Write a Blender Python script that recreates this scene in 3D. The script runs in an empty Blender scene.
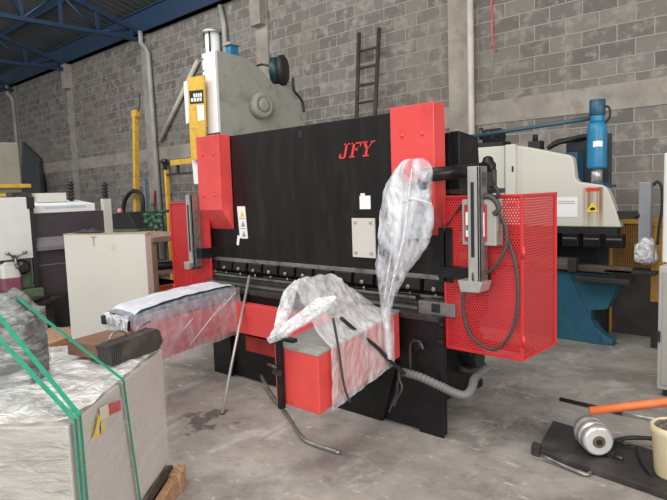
import bpy, bmesh, math, random
from mathutils import Vector, Matrix, noise
random.seed(7)
SC = bpy.context.scene
COL = SC.collection
V = Vector
R = math.radians

# ------------------------------------------------------------------ camera
F = 596.0
PITCH, ROLL, YAW = R(5.633), R(1.928), R(-43.167)
CAM = V((0, 0, 1.6))
_f = V((math.sin(YAW)*math.cos(PITCH), math.cos(YAW)*math.cos(PITCH), -math.sin(PITCH)))
_r = V((math.cos(YAW), -math.sin(YAW), 0))
_d = _f.cross(_r)
CR = math.cos(ROLL)*_r + math.sin(ROLL)*_d
CD = -math.sin(ROLL)*_r + math.cos(ROLL)*_d
CF = _f
cd = bpy.data.cameras.new('camera')
cam = bpy.data.objects.new('camera', cd)
COL.objects.link(cam)
m = Matrix((CR, -CD, -CF)).transposed().to_4x4()
m.translation = CAM
cam.matrix_world = m
cd.sensor_width = 36
cd.lens = F*36/667
cd.clip_start = .05
SC.camera = cam
HR = V((math.cos(YAW), -math.sin(YAW), 0))      # level direction across the view
HF = V((math.sin(YAW), math.cos(YAW), 0))       # level direction into the view

def at(px, py, ax, v):
    d = ((px-333.5)/F)*CR + ((py-250)/F)*CD + CF
    i = 'xyz'.index(ax)
    return CAM + d*((v-CAM[i])/d[i])

# ------------------------------------------------------------------ materials
def nd(nt, t, **k):
    n = nt.nodes.new(t)
    for a, b in k.items(): setattr(n, a, b)
    return n
def link(nt, a, b): nt.links.new(a, b)

def base(name):
    m = bpy.data.materials.new(name); m.use_nodes = True
    nt = m.node_tree
    return m, nt, nt.nodes['Principled BSDF'], nt.nodes['Material Output']

def mat(name, col, rough=.5, metal=0.0, var=.12, vs=6.0, dirt=None, dirt_amt=0.0, ds=3.0, bump=0.0, bs=40.0, spec=.5, stretch=(1, 1, 1), dirt_edge=(.52, .66)):
    """paint / metal / wood with a procedural tone variation and optional shaped dirt"""
    m, nt, p, out = base(name)
    tc = nd(nt, 'ShaderNodeTexCoord'); mp = nd(nt, 'ShaderNodeMapping')
    mp.inputs['Scale'].default_value = stretch
    link(nt, tc.outputs['Object'], mp.inputs['Vector'])
    n = nd(nt, 'ShaderNodeTexNoise'); n.inputs['Scale'].default_value = vs; n.inputs['Detail'].default_value = 5
    link(nt, mp.outputs[0], n.inputs['Vector'])
    r = nd(nt, 'ShaderNodeValToRGB')
    c = V(col)
    r.color_ramp.elements[0].position = .3; r.color_ramp.elements[1].position = .7
    r.color_ramp.elements[0].color = (*(c*(1-var)), 1); r.color_ramp.elements[1].color = (*[min(1, x) for x in c*(1+var)], 1)
    link(nt, n.outputs['Fac'], r.inputs['Fac'])
    last = r.outputs['Color']
    if dirt:
        n2 = nd(nt, 'ShaderNodeTexNoise'); n2.inputs['Scale'].default_value = ds; n2.inputs['Detail'].default_value = 8
        n2.inputs['Roughness'].default_value = .65
        link(nt, mp.outputs[0], n2.inputs['Vector'])
        r2 = nd(nt, 'ShaderNodeMapRange')
        r2.inputs['From Min'].default_value = dirt_edge[0]; r2.inputs['From Max'].default_value = dirt_edge[1]
        r2.inputs['To Max'].default_value = dirt_amt
        link(nt, n2.outputs['Fac'], r2.inputs['Value'])
        mx = nd(nt, 'ShaderNodeMix', data_type='RGBA')
        link(nt, r2.outputs[0], mx.inputs['Factor']); link(nt, last, mx.inputs['A']); mx.inputs['B'].default_value = (*dirt, 1)
        last = mx.outputs['Result']
    link(nt, last, p.inputs['Base Color'])
    p.inputs['Roughness'].default_value = rough; p.inputs['Metallic'].default_value = metal
    p.inputs['Specular IOR Level'].default_value = spec
    if bump:
        n3 = nd(nt, 'ShaderNodeTexNoise'); n3.inputs['Scale'].default_value = bs; n3.inputs['Detail'].default_value = 3
        link(nt, mp.outputs[0], n3.inputs['Vector'])
        b = nd(nt, 'ShaderNodeBump'); b.inputs['Strength'].default_value = bump; b.inputs['Distance'].default_value = .01
        link(nt, n3.outputs['Fac'], b.inputs['Height']); link(nt, b.outputs[0], p.inputs['Normal'])
    return m

def film(name, lo, hi, col=(.86, .87, .88), scale=9.0, stretch=(1, 1, 1), bump=.8, rough=.22, edge=(.4, .68)):
    """clear plastic film: streaky cloudiness between lo and hi"""
    m, nt, p, out = base(name)
    tc = nd(nt, 'ShaderNodeTexCoord'); mp = nd(nt, 'ShaderNodeMapping'); mp.inputs['Scale'].default_value = stretch
    link(nt, tc.outputs['Object'], mp.inputs['Vector'])
    n = nd(nt, 'ShaderNodeTexNoise'); n.inputs['Scale'].default_value = scale; n.inputs['Detail'].default_value = 7
    n.inputs['Roughness'].default_value = .62; n.inputs['Distortion'].default_value = 1.4
    link(nt, mp.outputs[0], n.inputs['Vector'])
    r = nd(nt, 'ShaderNodeMapRange')
    r.inputs['From Min'].default_value = edge[0]; r.inputs['From Max'].default_value = edge[1]
    r.inputs['To Min'].default_value = lo; r.inputs['To Max'].default_value = hi
    link(nt, n.outputs['Fac'], r.inputs['Value'])
    p.inputs['Base Color'].default_value = (*col, 1); p.inputs['Roughness'].default_value = rough
    p.inputs['Specular IOR Level'].default_value = .7
    b = nd(nt, 'ShaderNodeBump'); b.inputs['Strength'].default_value = bump; b.inputs['Distance'].default_value = .03
    n2 = nd(nt, 'ShaderNodeTexNoise'); n2.inputs['Scale'].default_value = scale*2.2; n2.inputs['Detail'].default_value = 4
    n2.inputs['Distortion'].default_value = .8
    link(nt, mp.outputs[0], n2.inputs['Vector']); link(nt, n2.outputs['Fac'], b.inputs['Height'])
    link(nt, b.outputs[0], p.inputs['Normal'])
    t = nd(nt, 'ShaderNodeBsdfTransparent'); mx = nd(nt, 'ShaderNodeMixShader')
    link(nt, r.outputs[0], mx.inputs[0]); link(nt, t.outputs[0], mx.inputs[1]); link(nt, p.outputs[0], mx.inputs[2])
    link(nt, mx.outputs[0], out.inputs['Surface'])
    return m

def perforated(name, col, pitch=.018, rad=.0046, rough=.42):
    m, nt, p, out = base(name)
    tc = nd(nt, 'ShaderNodeTexCoord'); s = nd(nt, 'ShaderNodeSeparateXYZ'); link(nt, tc.outputs['Object'], s.inputs[0])
    def mt(op, a, b=None):
        n = nd(nt, 'ShaderNodeMath', operation=op)
        for i, q in enumerate((a, b)):
            if q is None: continue
            if isinstance(q, (int, float)): n.inputs[i].default_value = q
            else: link(nt, q, n.inputs[i])
        return n.outputs[0]
    u = mt('DIVIDE', mt('ADD', s.outputs['X'], s.outputs['Y']), pitch)
    v = mt('DIVIDE', s.outputs['Z'], pitch*.866)
    row = mt('FLOOR', v)
    u2 = mt('ADD', u, mt('MULTIPLY', mt('MODULO', mt('ADD', row, 1000), 2), .5))
    fu = mt('SUBTRACT', mt('FRACT', u2), .5); fv = mt('MULTIPLY', mt('SUBTRACT', mt('FRACT', v), .5), .866)
    d = mt('SQRT', mt('ADD', mt('MULTIPLY', fu, fu), mt('MULTIPLY', fv, fv)))
    hole = mt('LESS_THAN', d, rad/pitch)
    n = nd(nt, 'ShaderNodeTexNoise'); n.inputs['Scale'].default_value = 5; link(nt, tc.outputs['Object'], n.inputs['Vector'])
    r = nd(nt, 'ShaderNodeValToRGB'); c = V(col)
    r.color_ramp.elements[0].color = (*(c*.85), 1); r.color_ramp.elements[1].color = (*(c*1.12), 1)
    link(nt, n.outputs['Fac'], r.inputs['Fac']); link(nt, r.outputs[0], p.inputs['Base Color'])
    p.inputs['Roughness'].default_value = rough
    t = nd(nt, 'ShaderNodeBsdfTransparent'); mx = nd(nt, 'ShaderNodeMixShader')
    link(nt, hole, mx.inputs[0]); link(nt, p.outputs[0], mx.inputs[1]); link(nt, t.outputs[0], mx.inputs[2])
    link(nt, mx.outputs[0], out.inputs['Surface'])
    return m

def block_wall():
    m, nt, p, out = base('concrete_block_wall')
    tc = nd(nt, 'ShaderNodeTexCoord'); s = nd(nt, 'ShaderNodeSeparateXYZ'); link(nt, tc.outputs['Object'], s.inputs[0])
    cb = nd(nt, 'ShaderNodeCombineXYZ'); link(nt, s.outputs['X'], cb.inputs['X']); link(nt, s.outputs['Z'], cb.inputs['Y'])
    wob = nd(nt, 'ShaderNodeTexNoise'); wob.inputs['Scale'].default_value = 3.0; link(nt, cb.outputs[0], wob.inputs['Vector'])
    va = nd(nt, 'ShaderNodeVectorMath', operation='SCALE'); va.inputs['Scale'].default_value = .02; link(nt, wob.outputs['Color'], va.inputs[0])
    vb = nd(nt, 'ShaderNodeVectorMath', operation='ADD'); link(nt, cb.outputs[0], vb.inputs[0]); link(nt, va.outputs[0], vb.inputs[1])
    br = nd(nt, 'ShaderNodeTexBrick')
    br.inputs['Scale'].default_value = 1.0; br.inputs['Brick Width'].default_value = .4; br.inputs['Row Height'].default_value = .19
    br.inputs['Mortar Size'].default_value = .011; br.inputs['Mortar Smooth'].default_value = .5; br.inputs['Bias'].default_value = -.1
    br.inputs['Color1'].default_value = (.150, .138, .123, 1); br.inputs['Color2'].default_value = (.245, .226, .202, 1); br.inputs['Mortar'].default_value = (.345, .316, .28, 1)
    link(nt, vb.outputs[0], br.inputs['Vector'])
    # pale mortar smears in the middle of blocks, then large weathering
    n1 = nd(nt, 'ShaderNodeTexNoise'); n1.inputs['Scale'].default_value = 5.5; n1.inputs['Detail'].default_value = 7; n1.inputs['Roughness'].default_value = .6
    link(nt, cb.outputs[0], n1.inputs['Vector'])
    r1 = nd(nt, 'ShaderNodeMapRange'); r1.inputs['From Min'].default_value = .50; r1.inputs['From Max'].default_value = .66; r1.inputs['To Max'].default_value = .85
    link(nt, n1.outputs['Fac'], r1.inputs['Value'])
    m1 = nd(nt, 'ShaderNodeMix', data_type='RGBA'); link(nt, r1.outputs[0], m1.inputs['Factor']); link(nt, br.outputs['Color'], m1.inputs['A']); m1.inputs['B'].default_value = (.35, .322, .286, 1)
    n2 = nd(nt, 'ShaderNodeTexNoise'); n2.inputs['Scale'].default_value = .55; n2.inputs['Detail'].default_value = 5
    link(nt, cb.outputs[0], n2.inputs['Vector'])
    r2 = nd(nt, 'ShaderNodeMapRange'); r2.inputs['From Min'].default_value = .46; r2.inputs['From Max'].default_value = .7; r2.inputs['To Max'].default_value = .5
    link(nt, n2.outputs['Fac'], r2.inputs['Value'])
    m2 = nd(nt, 'ShaderNodeMix', data_type='RGBA'); link(nt, r2.outputs[0], m2.inputs['Factor']); link(nt, m1.outputs['Result'], m2.inputs['A']); m2.inputs['B'].default_value = (.215, .187, .158, 1)
    link(nt, m2.outputs['Result'], p.inputs['Base Color']); p.inputs['Roughness'].default_value = .92
    p.inputs['Specular IOR Level'].default_value = .2
    b = nd(nt, 'ShaderNodeBump'); b.inputs['Strength'].default_value = .6; b.inputs['Distance'].default_value = .012
    add = nd(nt, 'ShaderNodeMath', operation='ADD'); link(nt, br.outputs['Fac'], add.inputs[0])
    n3 = nd(nt, 'ShaderNodeTexNoise'); n3.inputs['Scale'].default_value = 30; link(nt, cb.outputs[0], n3.inputs['Vector'])
    link(nt, n3.outputs['Fac'], add.inputs[1]); link(nt, add.outputs[0], b.inputs['Height']); link(nt, b.outputs[0], p.inputs['Normal'])
    return m

def concrete_floor():
    m, nt, p, out = base('worn_concrete_floor')
    tc = nd(nt, 'ShaderNodeTexCoord')
    def nz(sc, det, rough=.6, st=(1, 1, 1), dist=0):
        mp = nd(nt, 'ShaderNodeMapping'); mp.inputs['Scale'].default_value = st; link(nt, tc.outputs['Object'], mp.inputs['Vector'])
        n = nd(nt, 'ShaderNodeTexNoise'); n.inputs['Scale'].default_value = sc; n.inputs['Detail'].default_value = det
        n.inputs['Roughness'].default_value = rough; n.inputs['Distortion'].default_value = dist
        link(nt, mp.outputs[0], n.inputs['Vector']); return n.outputs['Fac']
    def over(a, col, fac, lo, hi, amt):
        r = nd(nt, 'ShaderNodeMapRange'); r.inputs['From Min'].default_value = lo; r.inputs['From Max'].default_value = hi; r.inputs['To Max'].default_value = amt
        link(nt, fac, r.inputs['Value'])
        mx = nd(nt, 'ShaderNodeMix', data_type='RGBA'); link(nt, r.outputs[0], mx.inputs['Factor'])
        if isinstance(a, tuple): mx.inputs['A'].default_value = (*a, 1)
        else: link(nt, a, mx.inputs['A'])
        mx.inputs['B'].default_value = (*col, 1); return mx.outputs['Result']
    c = over((.24, .216, .192), (.41, .377, .34), nz(1.6, 8, .66), .36, .62, 1)
    c = over(c, (.11, .098, .087), nz(1.0, 8, .72, dist=.3), .50, .68, .7)
    c = over(c, (.10, .09, .08), nz(6, 7, .74), .55, .72, .55)
    c = over(c, (.55, .53, .50), nz(2.2, 9, .74, (1.3, .8, 1), .35), .555, .66, .7)
    c = over(c, (.60, .58, .55), nz(9, 6, .65, (.6, 1.5, 1), .3), .60, .69, .7)
    # oil stain left by the foot of the leaning rod
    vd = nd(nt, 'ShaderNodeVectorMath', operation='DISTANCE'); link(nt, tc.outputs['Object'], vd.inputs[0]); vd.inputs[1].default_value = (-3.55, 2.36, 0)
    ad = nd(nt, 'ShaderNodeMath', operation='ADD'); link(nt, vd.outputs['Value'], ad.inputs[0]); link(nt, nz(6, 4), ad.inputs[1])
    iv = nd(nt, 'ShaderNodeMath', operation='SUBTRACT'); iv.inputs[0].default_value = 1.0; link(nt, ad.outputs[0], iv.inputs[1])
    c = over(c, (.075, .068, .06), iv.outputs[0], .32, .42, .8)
    link(nt, c, p.inputs['Base Color'])
    r = nd(nt, 'ShaderNodeMapRange'); r.inputs['To Min'].default_value = .45; r.inputs['To Max'].default_value = .85
    link(nt, nz(2, 4), r.inputs['Value']); link(nt, r.outputs[0], p.inputs['Roughness'])
    p.inputs['Specular IOR Level'].default_value = .35
    b = nd(nt, 'ShaderNodeBump'); b.inputs['Strength'].default_value = .25; b.inputs['Distance'].default_value = .008
    link(nt, nz(25, 5), b.inputs['Height']); link(nt, b.outputs[0], p.inputs['Normal'])
    return m

M = dict(
    oyellow=mat('old_orange_yellow_paint', (.48, .25, .045), .55, var=.12, dirt=(.2, .11, .04), dirt_amt=.6, ds=7),
    red=mat('glossy_red_paint', (.72, .075, .07), .33, var=.08, vs=3, dirt=(.42, .035, .035), dirt_amt=.35, ds=5),
    dred=mat('red_guard_frame', (.60, .030, .034), .36, var=.06),
    perf=perforated('perforated_red_sheet', (.60, .03, .034)),
    black=mat('black_machine_paint', (.0105, .009, .0085), .38, spec=.32, var=.3, vs=9, dirt=(.032, .025, .021), dirt_amt=.5, ds=7, stretch=(1, 1, .25)),
    black2=mat('black_base_paint', (.009, .009, .0105), .42, spec=.32, var=.25, dirt=(.034, .031, .028), dirt_amt=.4, ds=11),
    dark=mat('dark_rubber', (.02, .02, .02), .6, var=.25),
    steel=mat('worn_steel', (.34, .33, .315), .35, .75, var=.2, vs=20, dirt=(.10, .075, .055), dirt_amt=.7, ds=10),
    alu=mat('brushed_aluminium', (.52, .51, .49), .38, .6, var=.1, vs=12),
    dsteel=mat('dark_oily_steel', (.07, .066, .063), .4, .6, var=.35, vs=22),
    grey=mat('grey_enamel', (.34, .33, .30), .45, var=.05),
    cream=mat('cream_paint', (.60, .58, .525), .5, var=.05, vs=2, dirt=(.28, .22, .15), dirt_amt=.5, ds=5, dirt_edge=(.64, .74)),
    white=mat('white_paint', (.80, .80, .78), .45, var=.03),
    offwhite=mat('off_white_panel', (.70, .71, .69), .5, var=.04),
    olive=mat('grey_green_paint', (.335, .33, .285), .5, var=.07, vs=3, dirt=(.10, .095, .075), dirt_amt=.4, ds=4),
    yellow=mat('yellow_paint', (.70, .43, .055), .5, var=.08, dirt=(.35, .2, .05), dirt_amt=.5, ds=9),
    blue=mat('blue_paint', (.018, .20, .37), .4, var=.12, vs=7),
    dblue=mat('dark_blue_paint', (.02, .09, .15), .45, var=.12, vs=4),
    teal=mat('teal_blue_paint', (.022, .105, .15), .42, var=.12, vs=3, dirt=(.02, .045, .06), dirt_amt=.5, ds=3),
    beige=mat('beige_machine_paint', (.62, .60, .53), .42, var=.03, vs=2),
    roofblue=mat('blue_roof_steel', (.014, .040, .085), .6, var=.15),
    concrete=mat('bare_concrete', (.33, .295, .254), .92, var=.18, vs=3, dirt=(.2, .17, .14), dirt_amt=.6, ds=4, bump=.4, bs=25),
    pvc=mat('grey_white_pipe', (.58, .53, .46), .5, var=.12, vs=4),
    lpvc=mat('pale_metal_pipe', (.36, .35, .325), .5, var=.15, vs=4),
    wood=mat('raw_pallet_wood', (.46, .27, .15), .75, var=.3, vs=9, stretch=(1, 6, 6), dirt=(.22, .13, .07), dirt_amt=.6, ds=8),
    dwood=mat('dark_stained_wood', (.055, .04, .03), .75, var=.3, vs=10),
    brown=mat('rust_brown_metal', (.24, .125, .085), .6, var=.2, vs=6, dirt=(.10, .05, .035), dirt_amt=.6, ds=6),
    brownt=mat('weathered_brown_table', (.30, .21, .16), .7, var=.2, vs=8),
    soot=mat('sooty_metal', (.045, .04, .036), .6, var=.3, vs=14, dirt=(.11, .085, .06), dirt_amt=.5, ds=9),
    orange=mat('orange_plastic', (.70, .15, .03), .45, var=.12),
    opipe=mat('orange_pipe', (.72, .17, .045), .5, var=.1, dirt=(.5, .3, .2), dirt_amt=.5, ds=18),
    green=mat('machine_green', (.035, .10, .055), .45, var=.2, vs=7),
    lgreen=mat('lathe_green', (.10, .16, .09), .5, var=.2, vs=7, dirt=(.04, .05, .03), dirt_amt=.6, ds=5),
    strap=mat('green_polyester_strap', (.03, .30, .19), .4, var=.15, vs=30),
    purple=mat('purple_grey_steel', (.055, .046, .054), .5, var=.15, vs=4, dirt=(.02, .018, .02), dirt_amt=.7, ds=2.5),
    lpurple=mat('light_purple_grey_steel', (.19, .175, .19), .45, var=.1, vs=4),
    crate=mat('pale_crate_paint', (.62, .585, .54), .55, var=.05, vs=2),
    foam=mat('grey_foam', (.075, .08, .073), .7, var=.3, vs=9, stretch=(1, 1, 4)),
    bubble=mat('silver_bubble_foil', (.30, .33, .37), .4, .2, var=.4, vs=22, bump=.9, bs=60),
    foil=mat('white_foam_sheet', (.72, .74, .80), .35, var=.12, vs=9, bump=.7, bs=25),
    paper=mat('white_paper', (.86, .86, .85), .7, var=.02),
    yel=mat('warning_yellow', (.85, .62, .04), .5, var=.05),
    ink=mat('black_ink', (.015, .015, .015), .5),
    redink=mat('red_ink', (.75, .05, .05), .5),
    logo=mat('red_lettering', (.72, .05, .05), .45, var=.04),
    cable=mat('grey_cable', (.055, .046, .043), .55, var=.15, vs=20),
    chose=mat('grey_corrugated_hose', (.15, .15, .152), .5, var=.1),
    rubber=mat('black_rubber_hose', (.018, .018, .018), .5),
    slab=mat('oily_black_plate', (.034, .031, .03), .55, var=.35, vs=8, dirt=(.10, .085, .07), dirt_amt=.5, ds=9),
    jug=mat('milky_plastic', (.74, .73, .68), .45, var=.04),
    wine=mat('purple_liquid', (.26, .085, .13), .3, var=.08),
    bucket=mat('cream_plastic', (.72, .62, .40), .5, var=.05),
    chips=mat('metal_swarf', (.20, .18, .16), .45, .5, var=.6, vs=60, bump=1, bs=120),
    tank=mat('dark_grey_tank', (.035, .038, .042), .5, var=.2),
    darkwall=mat('dark_plate', (.03, .03, .035), .6, var=.3),
    cord=mat('red_cord', (.62, .10, .09), .6),
    film_clear=film('clear_wrap', .12, .62, (.84, .80, .84), 4, (1, 1, 1), .6),
    film_side=film('hazy_wrap', .30, .62, (.74, .66, .72), 5, (2, 1, .5), .5, edge=(.38, .66)),
    film_white=film('crumpled_wrap', .30, .80, (.84, .83, .84), 5, (1, 1, .6), .9, .2, (.36, .76)),
    film_rope=film('twisted_wrap', .35, .95, (.88, .89, .90), 14, (1, 1, 1), .8, .25),
    film_pend=film('bagged_wrap', .08, .86, (.80, .81, .86), 6.5, (1, 1, .42), 1.0, .2, (.38, .64)),
    film_crate=film('stretch_wrap', .03, .5, (.80, .76, .73), 3.5, (.7, 1, 3), .35, .2, (.45, .75)),
    film_pack=film('pack_wrap', .08, .72, (.72, .74, .71), 8, (.6, .6, 2.2), 1.0, .2, (.42, .72)),
    film_foil=film('glossy_wrap', .45, 1.0, (.88, .89, .92), 16, (1, 1, 1), 1.0, .15, (.38, .6)),
)

def press_paint():
    """beige ram of the far press: two brown oil runs below the cylinder foot"""
    m = M['beige'].copy(); m.name = 'beige_paint_with_oil_runs'
    nt = m.node_tree; p = nt.nodes['Principled BSDF']
    src = p.inputs['Base Color'].links[0].from_socket
    tc = nd(nt, 'ShaderNodeTexCoord'); s = nd(nt, 'ShaderNodeSeparateXYZ'); link(nt, tc.outputs['Object'], s.inputs[0])
    n = nd(nt, 'ShaderNodeTexNoise', noise_dimensions='1D'); n.inputs['Scale'].default_value = 16; n.inputs['Detail'].default_value = 3
    link(nt, s.outputs['X'], n.inputs['W'])
    def rng(v, a, b, c, d):
        r = nd(nt, 'ShaderNodeMapRange'); r.inputs['From Min'].default_value = a; r.inputs['From Max'].default_value = b
        r.inputs['To Min'].default_value = c; r.inputs['To Max'].default_value = d; link(nt, v, r.inputs['Value']); return r.outputs[0]
    def mul(a, b):
        q = nd(nt, 'ShaderNodeMath', operation='MULTIPLY'); link(nt, a, q.inputs[0]); link(nt, b, q.inputs[1]); return q.outputs[0]
    k = rng(n.outputs['Fac'], .40, .58, .25, .95)
    k = mul(k, rng(s.outputs['X'], OILX-.105, OILX-.08, 0, 1)); k = mul(k, rng(s.outputs['X'], OILX+.08, OILX+.105, 1, 0))
    k = mul(k, rng(s.outputs['Z'], 1.15, 1.36, .35, 1))
    k = mul(k, rng(s.outputs['Z'], 1.56, 1.55, 0, 1))
    mx = nd(nt, 'ShaderNodeMix', data_type='RGBA'); link(nt, k, mx.inputs['Factor']); link(nt, src, mx.inputs['A']); mx.inputs['B'].default_value = (.27, .15, .055, 1)
    link(nt, mx.outputs['Result'], p.inputs['Base Color'])
    return m

# ------------------------------------------------------------------ mesh helpers
class MB:
    def __init__(s): s.bm = bmesh.new()
    def hexa(s, c):                              # 8 corners: bottom loop then top loop
        v = [s.bm.verts.new(p) for p in c]
        for f in ((3, 2, 1, 0), (4, 5, 6, 7), (0, 1, 5, 4), (1, 2, 6, 5), (2, 3, 7, 6), (3, 0, 4, 7)): s.bm.faces.new([v[i] for i in f])
        return s
    def box(s, x0, x1, y0, y1, z0, z1):
        return s.hexa([(x0, y0, z0), (x1, y0, z0), (x1, y1, z0), (x0, y1, z0), (x0, y0, z1), (x1, y0, z1), (x1, y1, z1), (x0, y1, z1)])
    def obox(s, o, a, b, h):                     # origin corner, two edge vectors, height vector
        o, a, b, h = V(o), V(a), V(b), V(h)
        return s.hexa([o, o+a, o+a+b, o+b, o+h, o+a+h, o+a+b+h, o+b+h])
    def prism(s, poly, vec):
        vec = V(vec); a = [s.bm.verts.new(p) for p in poly]; b = [s.bm.verts.new(V(p)+vec) for p in poly]
        n = len(poly); s.bm.faces.new(a[::-1]); s.bm.faces.new(b)
        for i in range(n): s.bm.faces.new((a[i], a[(i+1) % n], b[(i+1) % n], b[i]))
        return s
    def tube(s, pts, r, n=10, smooth=1, cap=True):
        pts = [V(p) for p in pts]
        if smooth > 1 and len(pts) > 2:
            q = []
            for i in range(len(pts)-1):
                p0, p1, p2, p3 = pts[max(i-1, 0)], pts[i], pts[i+1], pts[min(i+2, len(pts)-1)]
                for k in range(smooth):
                    t = k/smooth
                    q.append(.5*((2*p1)+(p2-p0)*t+(2*p0-5*p1+4*p2-p3)*t*t+(3*p1-p0-3*p2+p3)*t**3))
            q.append(pts[-1]); pts = q
        rr = r if callable(r) else (lambda t: r)
        rings = []; up = None
        for i, p in enumerate(pts):
            t = (pts[min(i+1, len(pts)-1)]-pts[max(i-1, 0)]).normalized()
            if up is None: up = t.orthogonal().normalized()
            up = (up-t*up.dot(t)).normalized(); w = t.cross(up)
            ra = rr(i/max(1, len(pts)-1))
            rings.append([s.bm.verts.new(p+(up*math.cos(2*math.pi*k/n)+w*math.sin(2*math.pi*k/n))*ra) for k in range(n)])
        for a, b in zip(rings, rings[1:]):
            for k in range(n):
                f = s.bm.faces.new((a[k], a[(k+1) % n], b[(k+1) % n], b[k])); f.smooth = True
        if cap: s.bm.faces.new(rings[0][::-1]); s.bm.faces.new(rings[-1])
        return s
    def cyl(s, a, b, r, n=20): return s.tube([a, b], r, n)
    def lathe(s, a, axis, prof, n=24):           # prof: (along, radius)
        a, axis = V(a), V(axis).normalized(); u = axis.orthogonal().normalized(); w = axis.cross(u)
        rings = [[s.bm.verts.new(a+axis*h+(u*math.cos(2*math.pi*k/n)+w*math.sin(2*math.pi*k/n))*r) for k in range(n)] for h, r in prof]
        for p, q in zip(rings, rings[1:]):
            for k in range(n):
                f = s.bm.faces.new((p[k], p[(k+1) % n], q[(k+1) % n], q[k])); f.smooth = True
        s.bm.faces.new(rings[0][::-1]); s.bm.faces.new(rings[-1])
        return s
    def grid(s, fn, nu, nv, wrap=False):
        vs = [[s.bm.verts.new(fn(i/nu, j/nv)) for j in range(nv if wrap else nv+1)] for i in range(nu+1)]
        for i in range(nu):
            for j in range(nv):
                k = (j+1) % nv if wrap else j+1
                f = s.bm.faces.new((vs[i][j], vs[i+1][j], vs[i+1][k], vs[i][k])); f.smooth = True
        return s
    def ribbon(s, pts, wdir, w, th=.0015):
        pts = [V(p) for p in pts]; wd = V(wdir).normalized()*w/2
        for a, b in zip(pts, pts[1:]):
            t = (b-a).normalized(); nrm = t.cross(wd).normalized()*th
            s.hexa([a-wd-nrm, a+wd-nrm, b+wd-nrm, b-wd-nrm, a-wd+nrm, a+wd+nrm, b+wd+nrm, b-wd+nrm])
        return s

def obj(name, mb, material, parent=None, bevel=0.0):
    me = bpy.data.meshes.new(name)
    root = parent; off = V((0, 0, 0))
    while root is not None: off = off+root.location; root = root.parent
    bmesh.ops.translate(mb.bm, verts=mb.bm.verts, vec=-off)
    bmesh.ops.recalc_face_normals(mb.bm, faces=mb.bm.faces)
    mb.bm.to_mesh(me); mb.bm.free()
    o = bpy.data.objects.new(name, me); COL.objects.link(o)
    me.materials.append(M[material] if isinstance(material, str) else material)
    if parent is not None: o.parent = parent
    if bevel:
        b = o.modifiers.new('bevel', 'BEVEL'); b.width = bevel; b.segments = 2; b.limit_method = 'ANGLE'; b.angle_limit = R(40)
    return o

def tag(o, label=None, cat=None, group=None, kind=None):
    for k, v in (('label', label), ('category', cat), ('group', group), ('kind', kind)):
        if v: o[k] = v
    return o

def thing(name, loc, label, cat, group=None):
    o = bpy.data.objects.new(name, None); o.location = loc; o.empty_display_size = .1; COL.objects.link(o)
    return tag(o, label, cat, group)

def struct(name, mb, material, parent=None, bevel=0):
    o = obj(name, mb, material, parent, bevel)
    if parent is None: o['kind'] = 'structure'
    return o

def box(*a): return MB().box(*a)
def nz(p, s=1.0): return noise.noise(V(p)*s)

# ------------------------------------------------------------------ the building
WY = 7.5
struct('floor', box(-32, 6, -8, 9, -.1, 0), concrete_floor())
struct('wall_back', box(-32, 6, WY, WY+.19, 0, 5.9), block_wall())
band = box(-32, 6, WY-.012, WY+.01, 2.44, 2.74)
struct('trim_1', band, 'concrete')                                     # cast ring beam in the block wall
for i, x in enumerate((-4.49, -8.65, -12.78, -16.9, -21.05)):
    struct('trim_%d' % (i+2), box(x-.17, x+.17, WY-.03, WY+.05, 0, 5.35), 'concrete')   # cast columns
for i, x in enumerate((-8.65, -16.9)):
    struct('trim_%d' % (i+7), box(x-.14, x+.14, WY-.17, WY, 4.68, 5.35), 'concrete')    # stubs that carry the roof
struct('trim_9', box(-32, 6, WY-.16, WY+.2, 5.34, 5.83).box(-32, 6, WY-.20, WY+.2, 5.34, 5.37).box(-32, 6, WY-.20, WY+.2, 5.80, 5.83), 'roofblue')   # eaves beam
# sloping corrugated roof
RS = .27
def roof(u, v):
    x = -32+u*36; y = 7.7-v*9.5
    return V((x, y, 5.95+(7.7-y)*RS+.018*math.sin(x*2*math.pi/.25)))
mr = mat('dark_roof_sheet', (.115, .127, .14), .6, 0, var=.12, vs=1.2, dirt=(.14, .13, .11), dirt_amt=.5, ds=.8)
struct('ceiling', MB().grid(roof, 720, 2), mr)
for k in range(4):
    y = 6.3-k*1.5; z = 5.93+(7.7-y)*RS
    o = struct('ceiling_purlin', box(-32, 4, y-.04, y+.04, z-.16, z-.02), 'roofblue')
for x in (-12.78, -16.9, -21.05):
    t = bpy.data.objects.new('roof_truss', None); t.location = (x, WY, 5.3); COL.objects.link(t); t['kind'] = 'structure'
    zt = lambda y: 5.30+(7.45-y)*.30
    ylo = -1.0
    obj('bottom_chord', box(x-.05, x+.05, ylo, 7.45, 5.17, 5.25), 'roofblue', t)
    obj('top_chord', MB().hexa([(x-.05, ylo, zt(ylo)), (x+.05, ylo, zt(ylo)), (x+.05, 7.45, zt(7.45)), (x-.05, 7.45, zt(7.45)),
                                (x-.05, ylo, zt(ylo)+.09), (x+.05, ylo, zt(ylo)+.09), (x+.05, 7.45, zt(7.45)+.09), (x-.05, 7.45, zt(7.45)+.09)]), 'roofblue', t)
    ys = [7.15-.78*k for k in range(10)]
    for k, y in enumerate(ys):
        obj('web_post', box(x-.025, x+.025, y-.03, y+.03, 5.2, zt(y)+.03), 'roofblue', t)
        if k: obj('web_diagonal', MB().tube([(x, ys[k-1], 5.22), (x, y, zt(y)+.02)] if k % 2 == 0 else [(x, ys[k-1], zt(ys[k-1])+.02), (x, y, 5.22)], .028, 6), 'roofblue', t)

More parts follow.
